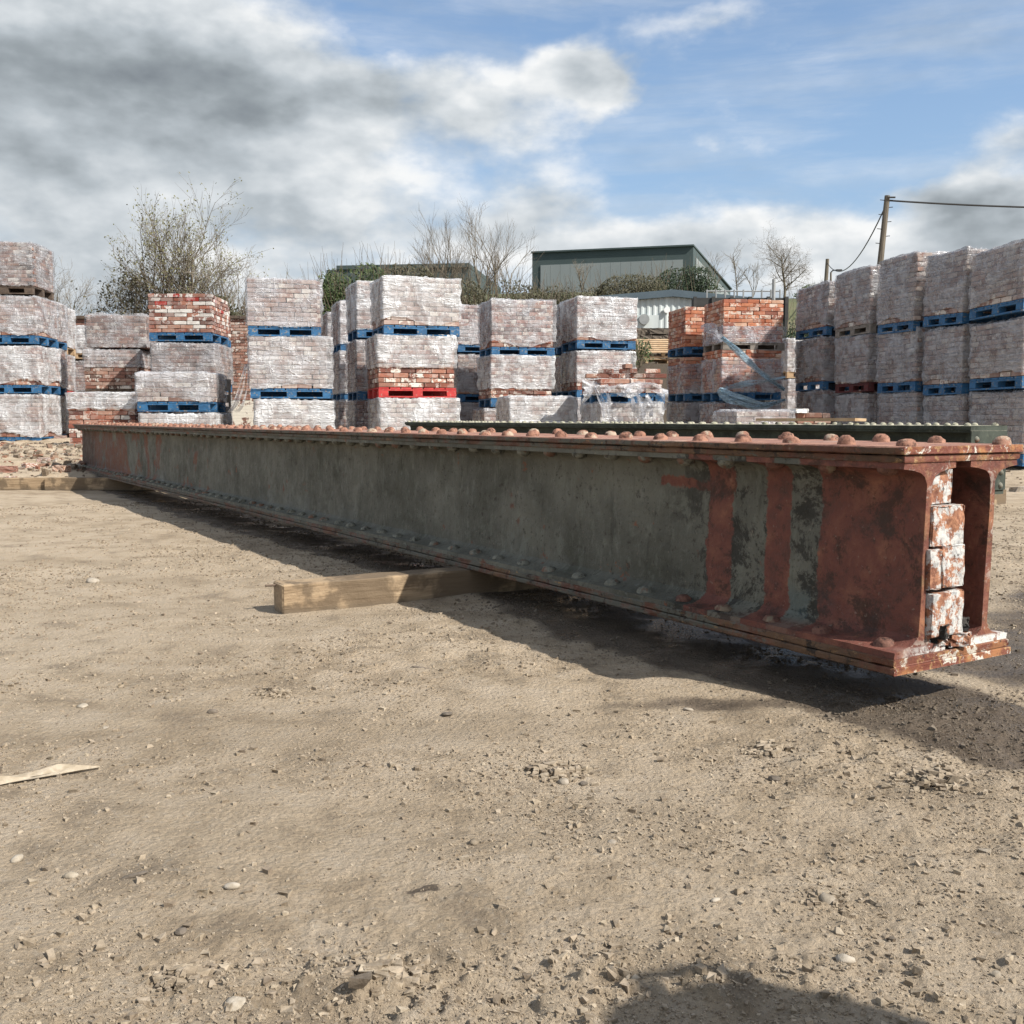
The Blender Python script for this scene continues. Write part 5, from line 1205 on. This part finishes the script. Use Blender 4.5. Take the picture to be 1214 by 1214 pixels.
ribbon('thin film strand rising to the right on the orange bricks', [at(853, 462, d - .2), at(880, 457, d - .15), at(905, 452, d - .1), at(931, 447, d)], .03, 'film_blue', 4, 3)
ribbon('wide film sheet pulled to the left corner of the bare orange bricks', [at(833, 385, 18.4), at(845, 396, 18.1), at(857, 404, 17.85)], .10, 'film_thin', 5, 4, spread=.06)
ribbon('dark loose strap of film hanging from the stack left of the green bush', [at(293, 432, 14.9), at(289, 462, 14.8), at(279, 488, 14.9), at(265, 480, 15.4), at(261, 466, 16)], .035, 'film_dusty', 4, 5)
# torn film thrown over the low load of red bricks
def torn():
    r_ = np.random.RandomState(4); d0 = 14.33; u0, u1 = 690, 792; nu, nv = 44, 9; V = []
    for k in range(nv + 1):
        for i in range(nu + 1):
            s_ = i / nu; u = u0 + (u1 - u0) * s_; v = 452 + 4 * math.sin(s_ * 7) + 10 * s_ * (1 if s_ > .3 else 0) * .8 + (k / nv) * (10 + 7 * math.sin(s_ * 3.1) + 4 * math.sin(s_ * 14))
            if s_ > .93: v += 3
            p = at(u, v - 3, d0 + .3 - .30 * min(1, k / 3)); V.append((p.x, p.y + r_.uniform(-.015, .015) - .06 * math.sin(s_ * 31 + k * .6) * .5, p.z + r_.uniform(-.008, .008)))
    F = [(k * (nu + 1) + i, (k + 1) * (nu + 1) + i, (k + 1) * (nu + 1) + i + 1, k * (nu + 1) + i + 1) for k in range(nv) for i in range(nu)]
    o = link_mesh('torn_film', V, F, 'film_white', smooth=True); tag(o, 'torn white film draped round the low load of loose red bricks', 'plastic film')
    for j, (ua, va, ub, vb) in enumerate(((700, 458, 690, 478), (706, 458, 716, 496), (712, 460, 722, 494), (780, 466, 788, 486), (752, 466, 757, 500), (757, 468, 762, 498), (766, 468, 772, 494), (744, 462, 751, 488))):
        ribbon('', [at(ua, va, d0 - .05), at((ua + ub) / 2 + 3, (va + vb) / 2 - 3, d0 - .09), at(ub, vb, d0 - .06)], .035, 'film_thin' if j % 2 else 'film_milky', 3, 20 + j, 'strand', .03).parent = o
for_strands = torn()
for ob in bpy.data.objects:
    if ob.name.startswith('strand'):
        for q in ('label', 'category', 'group'):
            if q in ob: del ob[q]
def loose_brick(u, v, d, rz, label, mat='brick_red', grp='loose bricks on the low load', rx=0, zz=None):
    p = at(u, v, d); o = inst('brick', BM[mat][0][rnd.randrange(5)], None, (p.x, p.y, p.z if zz is None else zz), (rx, 0, rz)); tag(o, label, 'brick', grp); return o
zl = at(712, 447, 14.4).z + .035
for i, (u, row, mt, lb) in enumerate(((706, 0, 'brick_brown', 'dull brown loose brick at the left end of the low load'), (717, 0, 'brick_brown', 'second loose brick from the left on the low load'), (732, 0, 'brick_red', 'loose red brick left of the middle of the low load'),
        (748, 0, 'brick_red', 'loose red brick under the small pile of two on the low load'), (762, 0, 'brick_red', 'loose red brick right of the middle of the low load'), (776, 0, 'brick_red', 'loose red brick second from the right end of the low load'), (787, 0, 'brick_red', 'loose red brick at the right end of the low load'),
        (722, 1, 'brick_red', 'bright red brick raised on the left part of the low load'), (747, 1, 'brick_red', 'red brick in the middle of the small pile on the low load'), (756, 1, 'brick_brown', 'brown brick set end on beside the small pile'), (779, 1, 'brick_red', 'bright red brick raised on the right part of the low load'), (748, 2, 'brick_brown', 'brown brick topmost on the small pile of the low load'))):
    loose_brick(u, 0, 14.9, rnd.uniform(-.5, .5) + (1.5 if i in (9, 11) else 0), lb, mt, zz=zl + row * .068)
# low loads just behind the dark girder
S(872, 12.6, [lay(566, 489, 'low film wrapped block of grey bricks', wrap=M_, brick='brick_pink', sides='flr', w=.72, dp=.8)], 8, 'behind the dark girder, below the orange bricks')
S(944, 12.9, [lay(566, 488, 'low rough block of brown bricks', brick='brick_brown', sides='flr', w=.42, dp=.6, top=True)], 8, 'behind the dark girder, below the first right stack')
p = at(948, 486, 12.7); o = rough_block('plaster_lump', .17, .14, .05, (p.x + .05, p.y + .2, p.z - .01), 'white_paint', .3, 700, None, .15); tag(o, 'white lump lying on the low brown bricks behind the dark girder', 'lump')
for i, (u, lb) in enumerate(((655, 'flat red brick on the far side of the dark girder, left one'), (690, 'flat red brick on the far side of the dark girder, right one'))):
    p = at(u, 499, 11.5)
mb = MB(); mb.box(-.65, .65, -.05, .05, 0, .022, .003); q = g2.matrix_basis @ Vector((.2, 1.55, zt2 + .026)); o = mb.build('plank', 'pal_wood'); o.location = q; o.rotation_euler = (0, 0, g_rot + 1.35); tag(o, 'pale plank lying across the top of the dark mossy girder', 'plank')
# red brick pieces on the rubble bank
for i, (u, v, mt) in enumerate(((73, 556, 'brick_orange'), (88, 560, 'brick_orange'), (8, 549, 'brick_red'), (35, 549, 'brick_red'), (72, 523, 'brick_pink'), (12, 556, 'brick_red'), (52, 546, 'brick_pink'))):
    x, y = ground_pt(u, v); o = rough_block('brick_piece', (.13, .11, .16, .12, .20, .10, .12)[i], .09, .07, (x, y, gz(x, y) + .02), mt, rnd.uniform(-1, 1), 720 + i, None, .14)
    tag(o, ['orange brick fragment nearest the far end of the girder', 'rounded orange brick fragment right behind the sleeper', 'red brick fragment at the left edge of the rubble bank', 'dull red brick fragment in the middle of the rubble bank', 'pale brick lying at the foot of the left stacks', 'flat red brick fragment low at the left edge', 'pale brick fragment high on the rubble bank'][i], 'brick fragment', 'brick fragments on the rubble bank')
# bulk bag added out of shot on the right only to cast the lower right shadow
def added_shadow_bag(c, s_, h, rz, label):
    root = empty('added_shadow_bag', (c[0], c[1], gz(*c)), rz); tag(root, label, 'added shadow caster'); V = []; N_ = 28; K = 10
    for k in range(K + 1):
        t = k / K; bl = s_ / 2 * (.93 + .09 * math.sin(math.pi * t))
        for i in range(N_):
            a = 2 * math.pi * i / N_; cs, sn = math.cos(a), math.sin(a); m_ = (abs(cs) ** 5 + abs(sn) ** 5) ** (-1 / 5); V.append((cs * m_ * bl + rnd.uniform(-.006, .006), sn * m_ * bl + rnd.uniform(-.006, .006), h * t + (rnd.uniform(-.02, .02) if k == K else 0)))
    F = [(k * N_ + i, k * N_ + (i + 1) % N_, (k + 1) * N_ + (i + 1) % N_, (k + 1) * N_ + i) for k in range(K) for i in range(N_)]; F.append(tuple(K * N_ + i for i in range(N_)))
    link_mesh('bag', V, F, 'white_paint', root, smooth=True)
    for sx_ in (-1, 1):
        for sy_ in (-1, 1):
            mb = MB(); x, y = sx_ * s_ * .4, sy_ * s_ * .4; mb.tube([(x, y, h - .2), (x, y, h + .03), (x * .8, y, h + .07), (x * .6, y, h - .02)], .012, 5); mb.build('loop', 'pal_blue', root)
added_shadow_bag((1.215, .085), .66, 1.0, R(45), 'white bulk bag added unseen right of the camera to cast a shadow')
